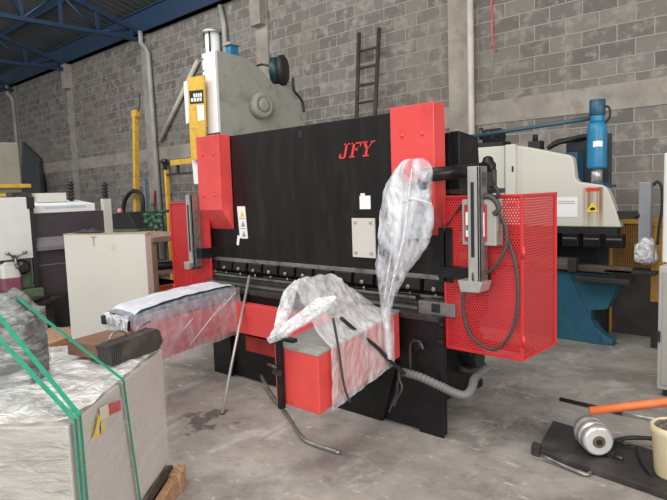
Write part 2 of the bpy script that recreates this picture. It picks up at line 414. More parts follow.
# ------------------------------------------------------------------ wall services
tag(obj('wall_pipe', MB().tube([(-4.27, WY-.09, 0), (-4.27, WY-.09, 5.3)], .045, 14), 'pvc'),
    'straight cream pipe running up the wall right of the red capped press', 'pipe', 'pipes on the block wall')
for x, lab in ((-12.55, 'pale bent-top pipe beside the blue roof truss end'), (-21.0, 'thin pale bent-top pipe in the dark far corner')):
    tag(obj('wall_pipe', MB().tube([(x+.12, WY-.08, 0), (x+.05, WY-.08, 2.5), (x, WY-.08, 4.85), (x-.06, WY-.1, 5.0), (x-.08, WY-.2, 5.1), (x-.08, WY-.2, 5.36)], .055, 12), 'lpvc'), lab, 'pipe', 'pipes on the block wall')
tag(obj('wall_pipe', MB().tube([(-9.80, WY-.07, 5.3), (-9.70, WY-.07, 4.9), (-9.66, WY-.07, 3.2)], .05, 12), 'lpvc'),
    'short pale pipe on the wall behind the white cylinder of the grey press', 'pipe', 'pipes on the block wall')
a, b = at(160, 141, 'y', 7.43), at(198, 60, 'y', 7.43)
tag(obj('brace_pipe', MB().tube([a, b], .048, 12), 'pvc'), 'slanting pale pipe rising from the wall pipe behind the yellow panel', 'pipe')
tag(obj('red_rope', MB().tube([(-3.99, WY-.012, 5.33), (-3.99, WY-.012, 4.0), (-3.98, WY-.012, 3.5), (-3.93, WY-.012, 3.38)], .012, 6), 'cord'),
    'thin red cord hanging on the block wall near the cream pipe', 'rope')
e1 = at(164.5, 160, 'y', 7.36)
dp = MB().cyl((e1.x, 7.36, 0), (e1.x, 7.36, e1.z), .05, 12).lathe((e1.x, 7.36, e1.z-.08), (0, 0, 1), [(0, .05), (.01, .075), (.09, .075), (.10, .05)], 14).cyl((e1.x-.16, 7.39, e1.z-.02), (e1.x, 7.37, e1.z-.02), .045, 12)
tag(obj('elbow_pipe', dp, 'dsteel'), 'dark upright pipe with a collar beside the pale wall pipe', 'pipe')

# ladder leaning on the wall
ld = thing('ladder', (-6.1, 7.1, 0), 'dark brown wooden ladder leaning against the block wall behind the black press', 'ladder')
lt, lb = at(359, 33, 'y', 7.38), at(356, 140, 'y', 7.12)
rt, rb = at(379, 28, 'y', 7.38), at(374, 140, 'y', 7.12)
def lp(a, b, t): return a+(b-a)*t
lfl = lt+(lb-lt)*(lt.z/(lt.z-lb.z)); rfl = rt+(rb-rt)*(rt.z/(rt.z-rb.z))
obj('side_rail', MB().tube([lfl, lt], .032, 8), 'dwood', ld)
obj('side_rail', MB().tube([rfl, rt], .032, 8), 'dwood', ld)
for k in range(1, 14):
    z = 4.05-.27*k-.02
    t = (lt.z-z)/lt.z; t2 = (rt.z-z)/rt.z
    obj('rung', MB().tube([lp(lt, lfl, t), lp(rt, rfl, t2)], .022, 8), 'dwood', ld)

# ------------------------------------------------------------------ main press brake
PB = thing('press_brake', (-3.3, 3.6, 0), 'large black and red press brake with red corner covers in the middle of the floor', 'press brake')
def P(name, mb, m, bev=0.0, parent=None): return obj(name, mb, m, parent or PB, bev)
ram = P('ram', MB().prism([(-4.66, 3.28, 1.03), (-2.03, 3.28, 1.03), (-2.03, 3.28, 1.33), (-2.16, 3.28, 1.36), (-2.16, 3.28, 2.115), (-4.53, 3.28, 2.115), (-4.53, 3.28, 1.36), (-4.66, 3.28, 1.33)], (0, .08, 0)), 'black', .004)
P('lifting_hole', box(-3.41, -3.36, 3.276, 3.282, 2.02, 2.08), 'ink', parent=ram)
P('ram_edge', box(-4.70, -2.02, 3.262, 3.30, 1.0, 1.032), 'steel', .003)
for x0, nm in ((-4.613, 'L'), (-2.411, 'R')):
    x1 = x0+.336
    c = P('cylinder_cover', MB().prism([(x0, 3.15, 2.125), (x0, 3.15, 1.47), (x0, 3.275, 1.29), (x0, 3.275, 2.125)], (x1-x0, 0, 0)), 'red', .004)
    for dz in (1.96, 1.60):
        for dx in (.095, .25):
            bz = dz if nm == 'L' else dz-.02
            P('bolt', MB().lathe((x0+dx, 3.152, bz), (0, -1, 0), [(0, .014), (.008, .012), (.011, .004)], 10), 'red', parent=c)
for x in (-4.58, -2.40): P('cylinder_body', box(x, x+.29, 3.37, 3.6, 1.30, 1.95), 'black2')
# side frames with a throat
for x, xl in ((-4.56, -4.30), (-2.12, -2.42)):
    P('side_frame', MB().prism([(x, 3.30, .70), (x, 3.76, .70), (x, 3.80, 1.45), (x, 3.68, 1.50), (x, 3.64, 1.93), (x, 3.40, 1.96), (x, 3.40, 1.42), (x, 3.72, 1.25), (x, 3.72, .84), (x, 3.30, .78)], (.07, 0, 0)), 'black2', .004)
    P('lower_frame', box(xl, xl+.06, 3.20, 4.2, .02, .74).box(xl-.02, xl+.08, 4.0, 4.2, 0, .06), 'black2', .004)
P('oil_tank', box(-4.4, -2.2, 3.60, 3.80, 1.40, 1.95), 'tank', .006)
P('back_frame', box(-4.30, -2.42, 4.0, 4.06, .1, .7), 'black2')
# table / bed
tb = P('table', box(-4.44, -2.04, 3.15, 3.20, .01, .785).box(-4.30, -2.42, 3.20, 3.30, .05, .785).box(-4.6, -2.05, 3.20, 3.32, .70, .785), 'black2', .004)
P('table_foot', MB().prism([(-3.25, 3.15, 0), (-2.52, 3.15, 0), (-2.38, 3.15, .44), (-3.25, 3.15, .44)], (0, -.03, 0)), 'black2', .003, tb)
P('corner_plate', box(-4.46, -4.20, 3.11, 3.15, .0, .42), 'black2', .003, tb)
P('foot_pad', box(-3.66, -3.36, 3.15, 3.35, 0, .06), 'dark', parent=tb)
P('end_plate', box(-2.22, -2.03, 3.135, 3.15, .0, .76), 'black2', .003, tb)
for (px, py, r) in ((417, 346, .035), (440, 343, .022), (441, 325, .016)):
    c = at(px, py, 'y', 3.13)
    P('boss', MB().lathe((c.x, 3.137, c.z), (0, -1, 0), [(-.02, r), (.015, r), (.02, r*.8), (.021, r*.5)], 18), 'black', .002, tb)
hk = at(415, 352, 'y', 3.12)
P('cable_hook', MB().tube([(hk.x+.07, 3.11, hk.z+.03), (hk.x+.05, 3.11, hk.z+.075), (hk.x, 3.11, hk.z+.075), (hk.x-.03, 3.11, hk.z+.03), (hk.x-.03, 3.11, hk.z-.16)], .01, 8, 4), 'dsteel', parent=tb)
P('die_rail', box(-4.62, -1.97, 3.20, 3.33, .785, .83).box(-4.60, -1.97, 3.23, 3.31, .83, .85).box(-4.6, -2.3, 3.24, 3.30, .85, .885), 'dsteel', .004)
P('rail_edge', box(-4.60, -2.26, 3.196, 3.20, .805, .822), 'steel')
P('rail_edge', box(-4.60, -2.30, 3.236, 3.24, .868, .884), 'steel')
P('die_rail_end', box(-2.24, -1.965, 3.185, 3.325, .785, .872), 'steel', .004)
P('rail_hole', box(-2.135, -2.075, 3.178, 3.187, .805, .86), 'ink')
P('front_lip', box(-4.42, -2.05, 3.12, 3.20, .755, .79), 'dsteel', .003)
# tool clamps
for k in range(13):
    x = -4.68+k*.204
    cl = P('tool_clamp', MB().prism([(x, 3.245, 1.0), (x, 3.235, .93), (x, 3.27, .905), (x, 3.37, .905), (x, 3.37, 1.0)], (.17, 0, 0)), 'black', .004)
    P('clamp_screw', MB().lathe((x+.085, 3.24, .945), (0, -1, 0), [(0, .016), (.02, .016), (.024, .01)], 10).cyl((x+.085, 3.25, .91), (x+.085, 3.25, .885), .009, 8), 'steel', parent=cl)
P('punch', MB().prism([(-4.62, 3.285, .91), (-4.62, 3.30, .90), (-4.62, 3.31, .885), (-4.62, 3.33, .91)], (2.55, 0, 0)), 'dsteel')
# lettering
lx0, lz, lh, yl = -2.985, 1.845, .105, 3.279
def glyph(parts, ox):
    mb = MB()
    for poly in parts:
        mb.prism([(lx0+ox+(px+py*.30)*lh, yl, lz+py*lh+ (ox)*.0) for px, py in poly], (0, -.003, 0))
    return mb
J = [[(.42, .0), (.62, .0), (.62, 1), (.42, 1)], [(.25, .90), (.80, .90), (.80, 1), (.25, 1)], [(.0, .0), (.62, .0), (.50, -.10), (.10, -.10)], [(-.02, .0), (.16, .0), (.16, .24), (-.02, .24)]]
Fg = [[(.15, 0), (.36, 0), (.36, 1), (.15, 1)], [(0, -.08), (.52, -.08), (.52, .02), (0, .02)], [(0, .9), (.92, .9), (.92, 1), (0, 1)], [(.82, .68), (.92, .68), (.92, .92), (.82, .92)], [(.3, .44), (.66, .44), (.66, .55), (.3, .55)], [(.6, .36), (.68, .36), (.68, .64), (.6, .64)]]
Y = [[(.38, 0), (.58, 0), (.58, .46), (.38, .46)], [(.2, -.08), (.76, -.08), (.76, .02), (.2, .02)], [(.38, .44), (.58, .44), (.28, .94), (.05, .94)], [(.46, .36), (.58, .46), (.95, .94), (.83, .94)], [(-.05, .9), (.42, .9), (.42, 1), (-.05, 1)], [(.68, .9), (1.08, .9), (1.08, 1), (.68, 1)]]
mbl = MB()
for parts, ox in ((J, .0), (Fg, .098), (Y, .205)):
    for poly in parts:
        mbl.prism([(lx0+ox+(px+py*.28)*lh*.98, yl, lz+py*lh*.92) for px, py in poly], (0, -.003, 0))
P('lettering', mbl, 'logo', parent=ram)
# plates and stickers on the ram
tp = P('panel_plate', box(-2.875, -2.66, 3.268, 3.281, 1.115, 1.40), 'cream', .003, ram)
for dx in (.02, .165):
    for dz in (.02, .24): P('plate_mark', box(-2.875+dx, -2.845+dx, 3.2665, 3.2685, 1.115+dz, 1.137+dz), 'grey', parent=tp)
P('paper_note', box(-2.80, -2.70, 3.277, 3.281, 1.465, 1.56).box(-2.79, -2.75, 3.277, 3.281, 1.56, 1.578), 'paper', parent=ram)
ws = P('warning_label', MB().hexa([(-4.205, 3.277, 1.215), (-4.095, 3.277, 1.215), (-4.095, 3.281, 1.215), (-4.205, 3.281, 1.215), (-4.225, 3.277, 1.495), (-4.115, 3.277, 1.495), (-4.115, 3.281, 1.495), (-4.225, 3.281, 1.495)]), 'paper', parent=ram)
for k, mm in ((0, 'yel'), (1, 'grey'), (2, 'grey')):
    z = 1.405-k*.088; x = -4.185+k*.006
    P('warning_symbol', MB().prism([(x, 3.2765, z), (x+.06, 3.2765, z), (x+.03, 3.2765, z+.052)], (0, -.0012, 0)), mm, parent=ws)
    P('warning_text', box(x-.01, x+.07, 3.2755, 3.2775, z-.02, z-.014), 'grey', parent=ws)
P('tag', MB().prism([(-4.255, 3.277, 1.155), (-4.225, 3.277, 1.15), (-4.20, 3.277, 1.235), (-4.235, 3.277, 1.24)], (0, -.002, 0)), 'paper', parent=ram)
# red front beam
P('front_beam', box(-4.10, -2.50, 3.03, 3.11, .445, .695), 'red', .004)
P('beam_foot', box(-3.92, -2.55, 3.06, 3.12, .29, .42), mat('dull_red', (.27, .018, .018), .45, var=.3, vs=8), .004)
# perforated side guards
def guard(xi, xo, y0, y1, z0, z1, inner):
    t = .016
    lo, hi = min(xi, xo), max(xi, xo)
    fr = MB()
    for (a, b, c, d) in ((lo, hi, z0, z0+t*1.2), (lo, hi, z1-t, z1)): fr.box(a, b, y0, y0+.022, c, d)
    for a in (lo, hi-t): fr.box(a, a+t, y0, y0+.022, z0+t, z1-t)
    s0 = xo if xo < xi else xo-.022
    for (c, d) in ((z0, z0+t*.8), (z1-t, z1)): fr.box(s0, s0+.022, y0+.02, y1, c, d)
    fr.box(s0, s0+.022, y1-t, y1, z0, z1)
    g = P('side_guard', fr, 'dred', .003)
    P('perforated_sheet', box(lo+t*.6, hi-t*.6, y0+.010, y0+.013, z0+t*.6, z1-t*.6), 'perf', parent=g)
    P('perforated_sheet', box(s0+.009, s0+.012, y0+.03, y1-t*.5, z0+t*.5, z1-t*.5), 'perf', parent=g)
    for z in (z0+.12, (z0+z1)/2+.15): P('hinge', MB().cyl((xo+(.004 if xo > xi else -.004), y0+.004, z-.035), (xo+(.004 if xo > xi else -.004), y0+.004, z+.035), .011, 10), 'dred', parent=g)
    return g
guard(-2.05, -1.526, 3.2, 3.685, .577, 1.548, True)
guard(-4.56, -5.2, 3.2, 3.685, .577, 1.545, True)
P('guard_top_rail', box(-2.1, -1.70, 3.30, 3.34, 1.555, 1.585), 'dsteel', .003)
P('guard_bracket', box(-2.05, -1.62, 3.5, 3.56, .54, .577), 'black2')
P('conduit_clip', MB().tube([at(461, 369, 'x', -2.3), at(470, 371, 'x', -2.3), at(484, 364, 'x', -2.3)], .02, 8, 4), 'cable')
P('hydraulic_fitting', MB().cyl((-2.35, 3.95, .30), (-2.22, 3.95, .30), .07, 16).box(-2.36, -2.25, 3.85, 4.05, .34, .48), 'dark', .004)
# light curtains on slotted posts
def curtain(x, z0, z1, foot_z, fs):
    o = P('light_curtain', box(x, x+.075, 3.07, 3.10, z0, z1).box(x+.06, x+.075, 3.07, 3.16, z0, z1), 'alu', .003)
    P('slot', box(x+.022, x+.042, 3.066, 3.072, z0+.14, z1-.09), 'ink', parent=o)
    P('post_side', box(x+.075, x+.083, 3.085, 3.15, z0, z1), 'steel', parent=o)
    for k in range(7): P('screw', MB().lathe((x+.0835, 3.12, z0+.08+k*.085), (1, 0, 0), [(0, .006), (.003, .004)], 8), 'dsteel', parent=o)
    P('post_foot', MB().prism([(x-.03*fs, 3.03, foot_z), (x+.09*fs, 3.03, foot_z+.005), (x+.11*fs, 3.03, foot_z+.065), (x-.05*fs, 3.03, foot_z+.07)], (0, .12, 0)), 'alu', .004, o)
    P('adjuster', MB().cyl((x+.03, 3.085, z0-.03), (x+.03, 3.085, z0+.05), .018, 10).box(x-.02, x+.09, 3.06, 3.14, z0-.02, z0), 'dsteel', parent=o)
    return o
rc = curtain(-1.80, 1.05, 1.715, .985, 1)
P('wiring_box', MB().box(-1.70, -1.665, 3.12, 3.16, 1.60, 1.68).cyl((-1.66, 3.13, 1.57), (-1.66, 3.13, 1.69), .014, 8).tube([(-1.66, 3.13, 1.6), (-1.63, 3.12, 1.56), (-1.65, 3.12, 1.53), (-1.68, 3.12, 1.55)], .012, 8, 4), 'dark', parent=rc)
lc = curtain(-4.71, .955, 1.61, .93, .6)
P('curtain_bracket', box(-4.64, -4.55, 3.10, 3.30, 1.03, 1.12), 'black2', .003)
P('curtain_bracket', box(-2.06, -1.73, 3.14, 3.28, 1.04, 1.11), 'black2', .003)
# switch box
sb = P('switch_box', box(-1.865, -1.645, 3.115, 3.20, 1.255, 1.525), 'grey', .006)
P('box_door', box(-1.845, -1.70, 3.106, 3.116, 1.28, 1.495), mat('dark_red_frame', (.36, .03, .045), .45), .002, sb)
P('rating_label', box(-1.833, -1.765, 3.1035, 3.1065, 1.305, 1.45).box(-1.755, -1.712, 3.1035, 3.1065, 1.31, 1.45), 'paper', parent=sb)
P('label_band', box(-1.83, -1.768, 3.102, 3.104, 1.345, 1.375), 'teal', parent=sb)
P('box_latch', box(-1.646, -1.640, 3.13, 3.17, 1.34, 1.42), 'alu', parent=sb)
# cables on the right guard
def pix(l, y): return [at(px, py, 'y', y) for px, py in l]
P('cable', MB().tube(pix([(480, 199), (487, 196), (495, 200), (499, 209), (494, 214)], 3.12), .017, 8, 6), 'cable')
P('cable', MB().tube(pix([(494, 212), (503, 222), (508, 240), (515, 262), (518, 290), (516, 318), (508, 338), (496, 349), (483, 346), (470, 334), (464, 316), (463, 298), (465, 286)], 3.16), .0105, 8, 6), 'cable')
P('cable', MB().tube(pix([(500, 214), (506, 228), (506, 246), (499, 262), (488, 272), (480, 276)], 3.13), .010, 8, 6), 'cable')
for k in range(4):
    P('thin_wire', MB().tube(pix([(466, 200+k), (458-k, 209+k*2), (451-k*2, 220+k*3), (444-k, 226+k*5)], 3.17), .0035, 6, 5), 'rubber')
# rods and black fittings right of the ram
P('guide_block', box(-2.09, -1.99, 3.2, 3.30, 1.0, 1.35), 'black2', .004)
P('tie_bar', box(-2.05, -1.93, 3.22, 3.27, 1.20, 1.26), 'black2')
P('backgauge', MB().box(-4.49, -2.12, 3.70, 3.76, .86, .93).box(-2.75, -2.6, 3.5, 3.75, .85, .9), 'dsteel')
P('gauge_motor', box(-2.42, -2.25, 3.60, 3.70, .86, 1.05), 'dblue', .004)
# pendant arm and pendant
arm = P('pendant_arm', MB().tube([(-1.90, 3.46, 1.712), (-1.97, 2.90, 1.672)], .041, 18), 'black')
P('arm_knuckle', MB().lathe((-1.895, 3.49, 1.66), (0, 0, 1), [(0, .05), (.08, .05), (.10, .035), (.12, .03), (.13, .012)], 18), 'black2', parent=arm)
P('arm_post', MB().cyl((-1.895, 3.49, 1.0), (-1.895, 3.49, 1.67), .028, 14), 'black2', parent=arm)
pc = at(409, 212, 'y', 2.86)
hx = V((HR.x, HR.y, 0)); hy = V((HF.x, HF.y, 0))
pe = P('control_pendant', MB().obox(pc-hx*.11-hy*.04+V((0, 0, -.16)), hx*.235+hy*.03, hy*.12-hx*.02, (0, 0, .33)), mat('pale_pendant', (.36, .37, .39), .4, var=.05), .008)
ps = [at(x, y, 'y', 2.83) for x, y in ((382, 264), (393, 264), (401, 196), (386, 204))]
P('pendant_side', MB().prism(ps, hy*.08), mat('blue_black_plastic', (.02, .024, .035), .4), .004, pe)
P('pendant_neck', MB().tube([(-1.97, 2.90, 1.70), (-1.99, 2.88, 1.60)], .03, 12), 'black2', parent=pe)
rings = [(159, 406, 424), (162, 401, 429), (168, 397, 432), (177, 391, 432), (190, 384, 433), (205, 381, 433), (220, 380, 433), (235, 379, 431), (248, 378, 426), (260, 377, 417), (272, 376, 408), (285, 378, 401), (298, 380, 394), (312, 381, 391), (330, 383, 392), (345, 384, 393), (358, 387, 392)]
def bag(u, v):
    s = u*(len(rings)-1); i = min(int(s), len(rings)-2); t = s-i
    row, l, r = [rings[i][k]*(1-t)+rings[i+1][k]*t for k in range(3)]
    c = at((l+r)/2, row, 'y', 2.86); dep = (c-CAM).dot(CF)
    w = (r-l)/2*dep/F; a = 2*math.pi*v
    d = min(.085, .03+w*.55)
    cr = 1+.10*nz((c.x*9+math.cos(a)*2.2, c.z*9, math.sin(a)*2.2+3))+.06*nz((c.z*26+math.cos(a)*5, 7, math.sin(a)*5))
    q = (abs(math.cos(a))**.8)*(1 if math.cos(a) > 0 else -1); q2 = (abs(math.sin(a))**.8)*(1 if math.sin(a) > 0 else -1)
    return c+hx*(w*q*cr)+hy*(d*q2*cr)
P('plastic_bag', MB().grid(bag, 90, 56, True), 'film_pend', parent=pe)
# vertical white pleats of the film
for l in ([(404, 161), (400, 190), (395, 225), (390, 260), (384, 300)], [(412, 168), (408, 200), (404, 236), (396, 268), (387, 305)], [(402, 176), (393, 186), (388, 196), (384, 215)], [(399, 205), (410, 199), (423, 201), (431, 204)]):
    pts = [at(x, y, 'y', 2.775) for x, y in l]
    P('film_pleat', MB().tube(pts, lambda t: .003+.006*math.sin(math.pi*min(1, t*1.1)), 6, 6), 'film_rope', parent=pe)

# sheet support trays, both splayed a little toward the viewer's right
def tray(xb, xf, w, yb, yf, zb, zt_b, zt_f, zbf):
    return MB().hexa([(xf-w, yf, zbf), (xf, yf, zbf), (xb, yb, zb), (xb-w, yb, zb), (xf-w, yf, zt_f), (xf, yf, zt_f), (xb, yb, zt_b), (xb-w, yb, zt_b)])
# right tray
XB, XF, TW, YB, YF = -2.335, -2.175, .345, 3.10, 2.17
rt_ = P('sheet_support', tray(XB, XF, TW, YB, YF, .495, .795, .735, .415), 'red', .006)
P('tray_top', MB().hexa([(XF-TW+.005, YF-.002, .735), (XF+.004, YF-.002, .735), (XB+.004, YB, .797), (XB-TW+.005, YB, .797), (XF-TW+.005, YF-.002, .748), (XF+.004, YF-.002, .748), (XB+.004, YB, .81), (XB-TW+.005, YB, .81)]), 'alu', .002, rt_)
for k in range(9):
    y = YF+.03+k*.035; x = XF-(y-YF)*.17
    P('tray_rib', MB().hexa([(x-TW+.02, y, .746), (x-.01, y, .746), (x-.01, y+.018, .748), (x-TW+.02, y+.018, .748), (x-TW+.02, y, .757), (x-.01, y, .757), (x-.01, y+.018, .759), (x-TW+.02, y+.018, .759)]), 'alu', parent=rt_)
sx = XF-TW+.075
st = P('stop_post', box(sx-.016, sx+.016, YF-.045, YF-.012, .40, .80), 'black2', .003, rt_)
P('stop_bar', box(sx-.045, sx+.13, YF-.05, YF-.01, .795, .815), 'black2', .002, st)
P('post_clamp', MB().box(sx-.035, sx+.03, YF-.06, YF-.045, .60, .625).cyl((sx-.055, YF-.07, .655), (sx+.01, YF-.06, .64), .009, 8), 'dsteel', parent=st)
P('front_bolt', MB().lathe((sx+.05, YF-.001, .44), (0, -1, 0), [(0, .008), (.006, .006)], 8), 'dred', parent=rt_)
# film over the right tray
def xr(y): return XF-(y-YF)*.172
def zt(y): return .75+(y-YF)*.065
def zb_(y): return .415+(y-YF)*.086
def mound(u, v):
    y = 2.26+u*.72
    h = .33*max(0, 1-((y-2.38)/.66)**2)**.9 if y > 2.38 else .33*max(.0, 1-((2.38-y)/.40)**2)
    xl, x1 = xr(y)-TW-.02, xr(y)+.018
    if v < .35:
        t = v/.35; p = V((x1+.006, y, zb_(y)-.01+t*(zt(y)+.02-zb_(y))))
        am = .007
    else:
        t = (v-.35)/.65
        x = x1+(xl-x1)*t
        sk = max(0, math.sin(math.pi*min(1, t**1.9)))**.8
        p = V((x-.02*sk, y, zt(y)+.014+h*sk)); am = .016*sk+.004
    n = V((nz(p*8+V((3, 0, 0))), nz(p*8+V((0, 9, 0))), nz(p*8)))+.6*V((nz(p*21+V((3, 0, 0))), nz(p*21+V((0, 9, 0))), nz(p*21)))
    n.y *= 1.5
    q = p+n*am
    if v < .35: q.x = max(q.x, xr(q.y)+.004)
    q.z = max(q.z, zb_(y)-.03)
    return q
P('plastic_sheet', MB().grid(mound, 70, 90), 'film_white', parent=rt_)
def bandf(pts, wds, seed):
    pts = [V(p) for p in pts]
    def fn(u, v):
        f = u*(len(pts)-1); i = min(int(f), len(pts)-2); t = f-i; t = t*t*(3-2*t) if len(pts) < 3 else t
        c = pts[i]*(1-t)+pts[i+1]*t; w = wds[i]*(1-t)+wds[i+1]*t
        ax = (pts[i+1]-pts[i]).normalized(); sd = ax.cross(HF).normalized()
        a = 2*math.pi*v
        k = 1+.35*nz((math.cos(a)*2.5+seed, math.sin(a)*2.5, u*2.2))+.18*nz((math.cos(a)*6, math.sin(a)*6+seed, u*7))
        return c+sd*(w*math.cos(a)*k)+hy*(w*.5*math.sin(a)*k)
    return MB().grid(fn, 36, 28, True)
P('film_rope', bandf([at(297, 281, 'y', 2.40), at(290, 294, 'y', 2.33), at(284, 312, 'y', 2.24), at(279, 330, 'y', 2.15), at(272, 339, 'y', 2.11)], [.012, .036, .036, .034, .018], 1), 'film_rope', parent=rt_)
P('film_rope', bandf([at(336, 297, 'y', 2.33), at(322, 305, 'y', 2.29), at(307, 315, 'y', 2.23), at(292, 325, 'y', 2.16), at(282, 334, 'y', 2.12), at(268, 341, 'y', 2.10)], [.008, .045, .040, .030, .034, .016], 5), 'film_rope', parent=rt_)
P('inner_cable', MB().tube([at(333, 318, 'x', -2.16), at(338, 345, 'x', -2.16), at(344, 385, 'x', -2.16), at(350, 402, 'x', -2.16)], .007, 8, 5), 'cable', parent=rt_)
P('cable', MB().tube([at(341, 318, 'y', 2.44), at(360, 334, 'y', 2.6), at(378, 348, 'y', 2.75), at(390, 361, 'y', 2.88), at(404, 373, 'y', 3.0)], .012, 8, 6), 'rubber')
P('cable', MB().tube(pix([(404, 372), (398, 381), (397, 392), (393, 402), (389, 412)], 3.0), .007, 8, 6), 'cable')
P('cable', MB().tube(pix([(399, 366), (399, 378), (402, 388), (396, 400), (394, 406)], 2.98), .008, 8, 6), 'cable')
hp = [at(403, 372, 'y', 3.06), at(420, 377, 'y', 3.06), at(440, 386, 'y', 3.07), at(455, 393, 'y', 3.08), at(466, 395, 'y', 3.12), at(472, 388, 'y', 3.2), at(475, 378, 'y', 3.3), at(487, 368, 'y', 3.45)]
P('corrugated_hose', MB().tube(hp, lambda t: .027+.002*math.sin(t*230), 12, 20), 'chose')
# left tray with foam slab and film
LXB, LXF, LW, LYF = -4.02, -3.83, .33, 2.06
ltr = P('sheet_support', tray(LXB, LXF, LW, 3.10, LYF, .455, .72, .70, .40), 'red', .006)
def lxr(y): return LXF-(y-LYF)*.178
def slab(u, v):
    y = 1.98+u*1.06; a = 2*math.pi*v
    w = LW/2+.012; h = .055+.012*u
    c = V((lxr(y)-LW/2, y, .735+.035*u+.02*math.sin(u*3)))
    k = .28
    q = (abs(math.cos(a))**k)*math.copysign(1, math.cos(a)); q2 = (abs(math.sin(a))**k)*math.copysign(1, math.sin(a))
    p = c+V((w*q, 0, h*q2))
    return p+V((nz(p*9)*.008, nz(p*7+V((5, 5, 5)))*.02*(1 if u in (0, 1) else 0), nz(p*12+V((1, 2, 3)))*.007))
P('foam_slab', MB().grid(slab, 46, 48, True), 'bubble', parent=ltr)
def ltop(u, v):
    y = 1.96+u*1.05; x = lxr(y)+.004-v*(LW+.015)
    p = V((x, y, .802+.046*u+.02*math.sin(u*3)))
    return p+V((0, 0, nz(p*11)*.009+(-.05*(1-u*9) if u < .11 else 0)))
P('foam_sheet', MB().grid(ltop, 44, 16), 'foil', parent=ltr)
P('wrapped_end', MB().grid(lambda u, v: (lambda a, p: p+V((nz(p*14)*.014, nz(p*13+V((4, 0, 0)))*.016, nz(p*12)*.014)))(0, V((lxr(2.0)-LW-.01+u*(LW+.03), 1.965-.012*math.sin(v*3.1), .66+.13*v))), 24, 10), 'film_foil', parent=ltr)
P('foam_end', box(lxr(2.0)-LW+.01, lxr(2.0)-LW+.05, 1.93, 1.985, .70, .765), 'dark', .008, ltr)
def lside(u, v):
    y = 2.0+u*1.08; p = V((lxr(y)+.016, y, .385+.05*u+v*(.39+.0*u)))
    n = nz((y*5+v*2.5, v*3, 2)); return p+V((.010*n+.006*nz((y*17, v*9, 4))+.008, 0, 0 if v > .1 else .012*nz((y*9, 3, 1))))
P('plastic_sheet', MB().grid(lside, 60, 24), 'film_side', parent=ltr)
for (p, q) in (((236, 292), (214, 316)), ((226, 299), (190, 345)), ((193, 318), (180, 334))):
    P('film_pleat', MB().tube([at(p[0], p[1], 'x', -3.86), at(q[0], q[1], 'x', -3.86)], .0035, 6), 'film_rope', parent=ltr)

# ------------------------------------------------------------------ loose rods by the press
top = at(249.5, 276, 'y', 3.20)
tag(obj('steel_rod', MB().tube([(-3.511, 2.493, .01), (-3.511+(top.x+3.511)*.5, 2.493+(top.y-2.493)*.5, .01+(top.z)*.5), top], .0115, 10), 'alu'),
    'straight thin steel rod leaning from the floor against the press tooling', 'rod')
tag(obj('bent_rod', MB().tube([(-3.76, 3.08, .10), (-3.45, 2.93, .035), (-3.158, 2.793, .016), (-2.776, 2.578, .014), (-2.616, 2.529, .014), (-2.39, 2.545, .014)], .0135, 10, 5), 'steel'),
    'bent grey rod lying on the concrete below the right red tray', 'rod')

# ------------------------------------------------------------------ wrapped crate in the near left corner
A = V((-2.17, .86, 0)); B = V((-2.87, 1.67, 0)); ab = (B-A); L = ab.length; ab.normalize(); left = V((-ab.y, ab.x, 0))
if left.dot(HR) > 0: left = -left
out = -left
CZ0, CZ1, CWD = .145, .785, .95
pal = thing('pallet', A+left*CWD/2+ab*L/2, 'raw wood pallet under the shrink-wrapped crate', 'pallet')
for k in range(5):
    o = A+left*(CWD+.03)*(k/4.0)*.92-ab*.05+out*.03; obj('deck_board', MB().obox(o+V((0, 0, .11)), ab*(L+.02), left*.085, (0, 0, .022)), 'wood' if k else 'dwood', pal, .003)
for t in (.0, .47, .93):
    o = A+ab*(L*t-.02)+out*.09; obj('bearer', MB().obox(o+V((0, 0, .0)), left*(CWD+.1), ab*.09, (0, 0, .11)), 'wood', pal, .003)
obj('edge_board', MB().obox(A-ab*.05+out*.075, ab*(L+.1), left*.045, (0, 0, .10)), 'wood', pal, .004)
cr = thing('crate', A+left*CWD/2+ab*L/2, 'pale shrink-wrapped machine crate strapped onto a pallet at near left', 'crate')
obj('crate_body', MB().obox(A+V((0, 0, CZ0)), ab*L, left*CWD, (0, 0, CZ1-CZ0-.01)), 'crate', cr, .006)
# film shell: right face + top + near face
def wrapside(o, a, b, off, amp):
    def fn(u, v):
        p = V(o)+V(a)*u+V(b)*v
        e = min(u, 1-u, v, 1-v)*8
        k = amp*min(1, e)
        return p+V(off)*(1+k*(nz(p*4)+.6*nz(p*11)))
    return fn
obj('stretch_film', MB().grid(wrapside(A+V((0, 0, CZ0-.01))+out*.006, ab*L, V((0, 0, CZ1-CZ0+.005)), out*.008, .9), 50, 30), 'film_crate', cr)
obj('stretch_film', MB().grid(wrapside(A+V((0, 0, CZ0-.01))-ab*.004, left*CWD, V((0, 0, CZ1-CZ0+.005)), -ab*.010, 1.2), 40, 30), film('front_wrap', .25, .8, (.46, .44, .40), 4, (.8, .8, 4), .9, .2, (.40, .64)), cr)
def wtop(u, v):
    p = A+ab*(L*u)+left*(CWD*v)+V((0, 0, CZ1))
    return p+V((0, 0, .010+.016*nz(p*5)+.009*nz(p*13)))
obj('stretch_film', MB().grid(wtop, 60, 50), film('top_wrap', .35, .98, (.84, .83, .81), 7, (1, 1, 1), 1.0, .16, (.38, .62)), cr)
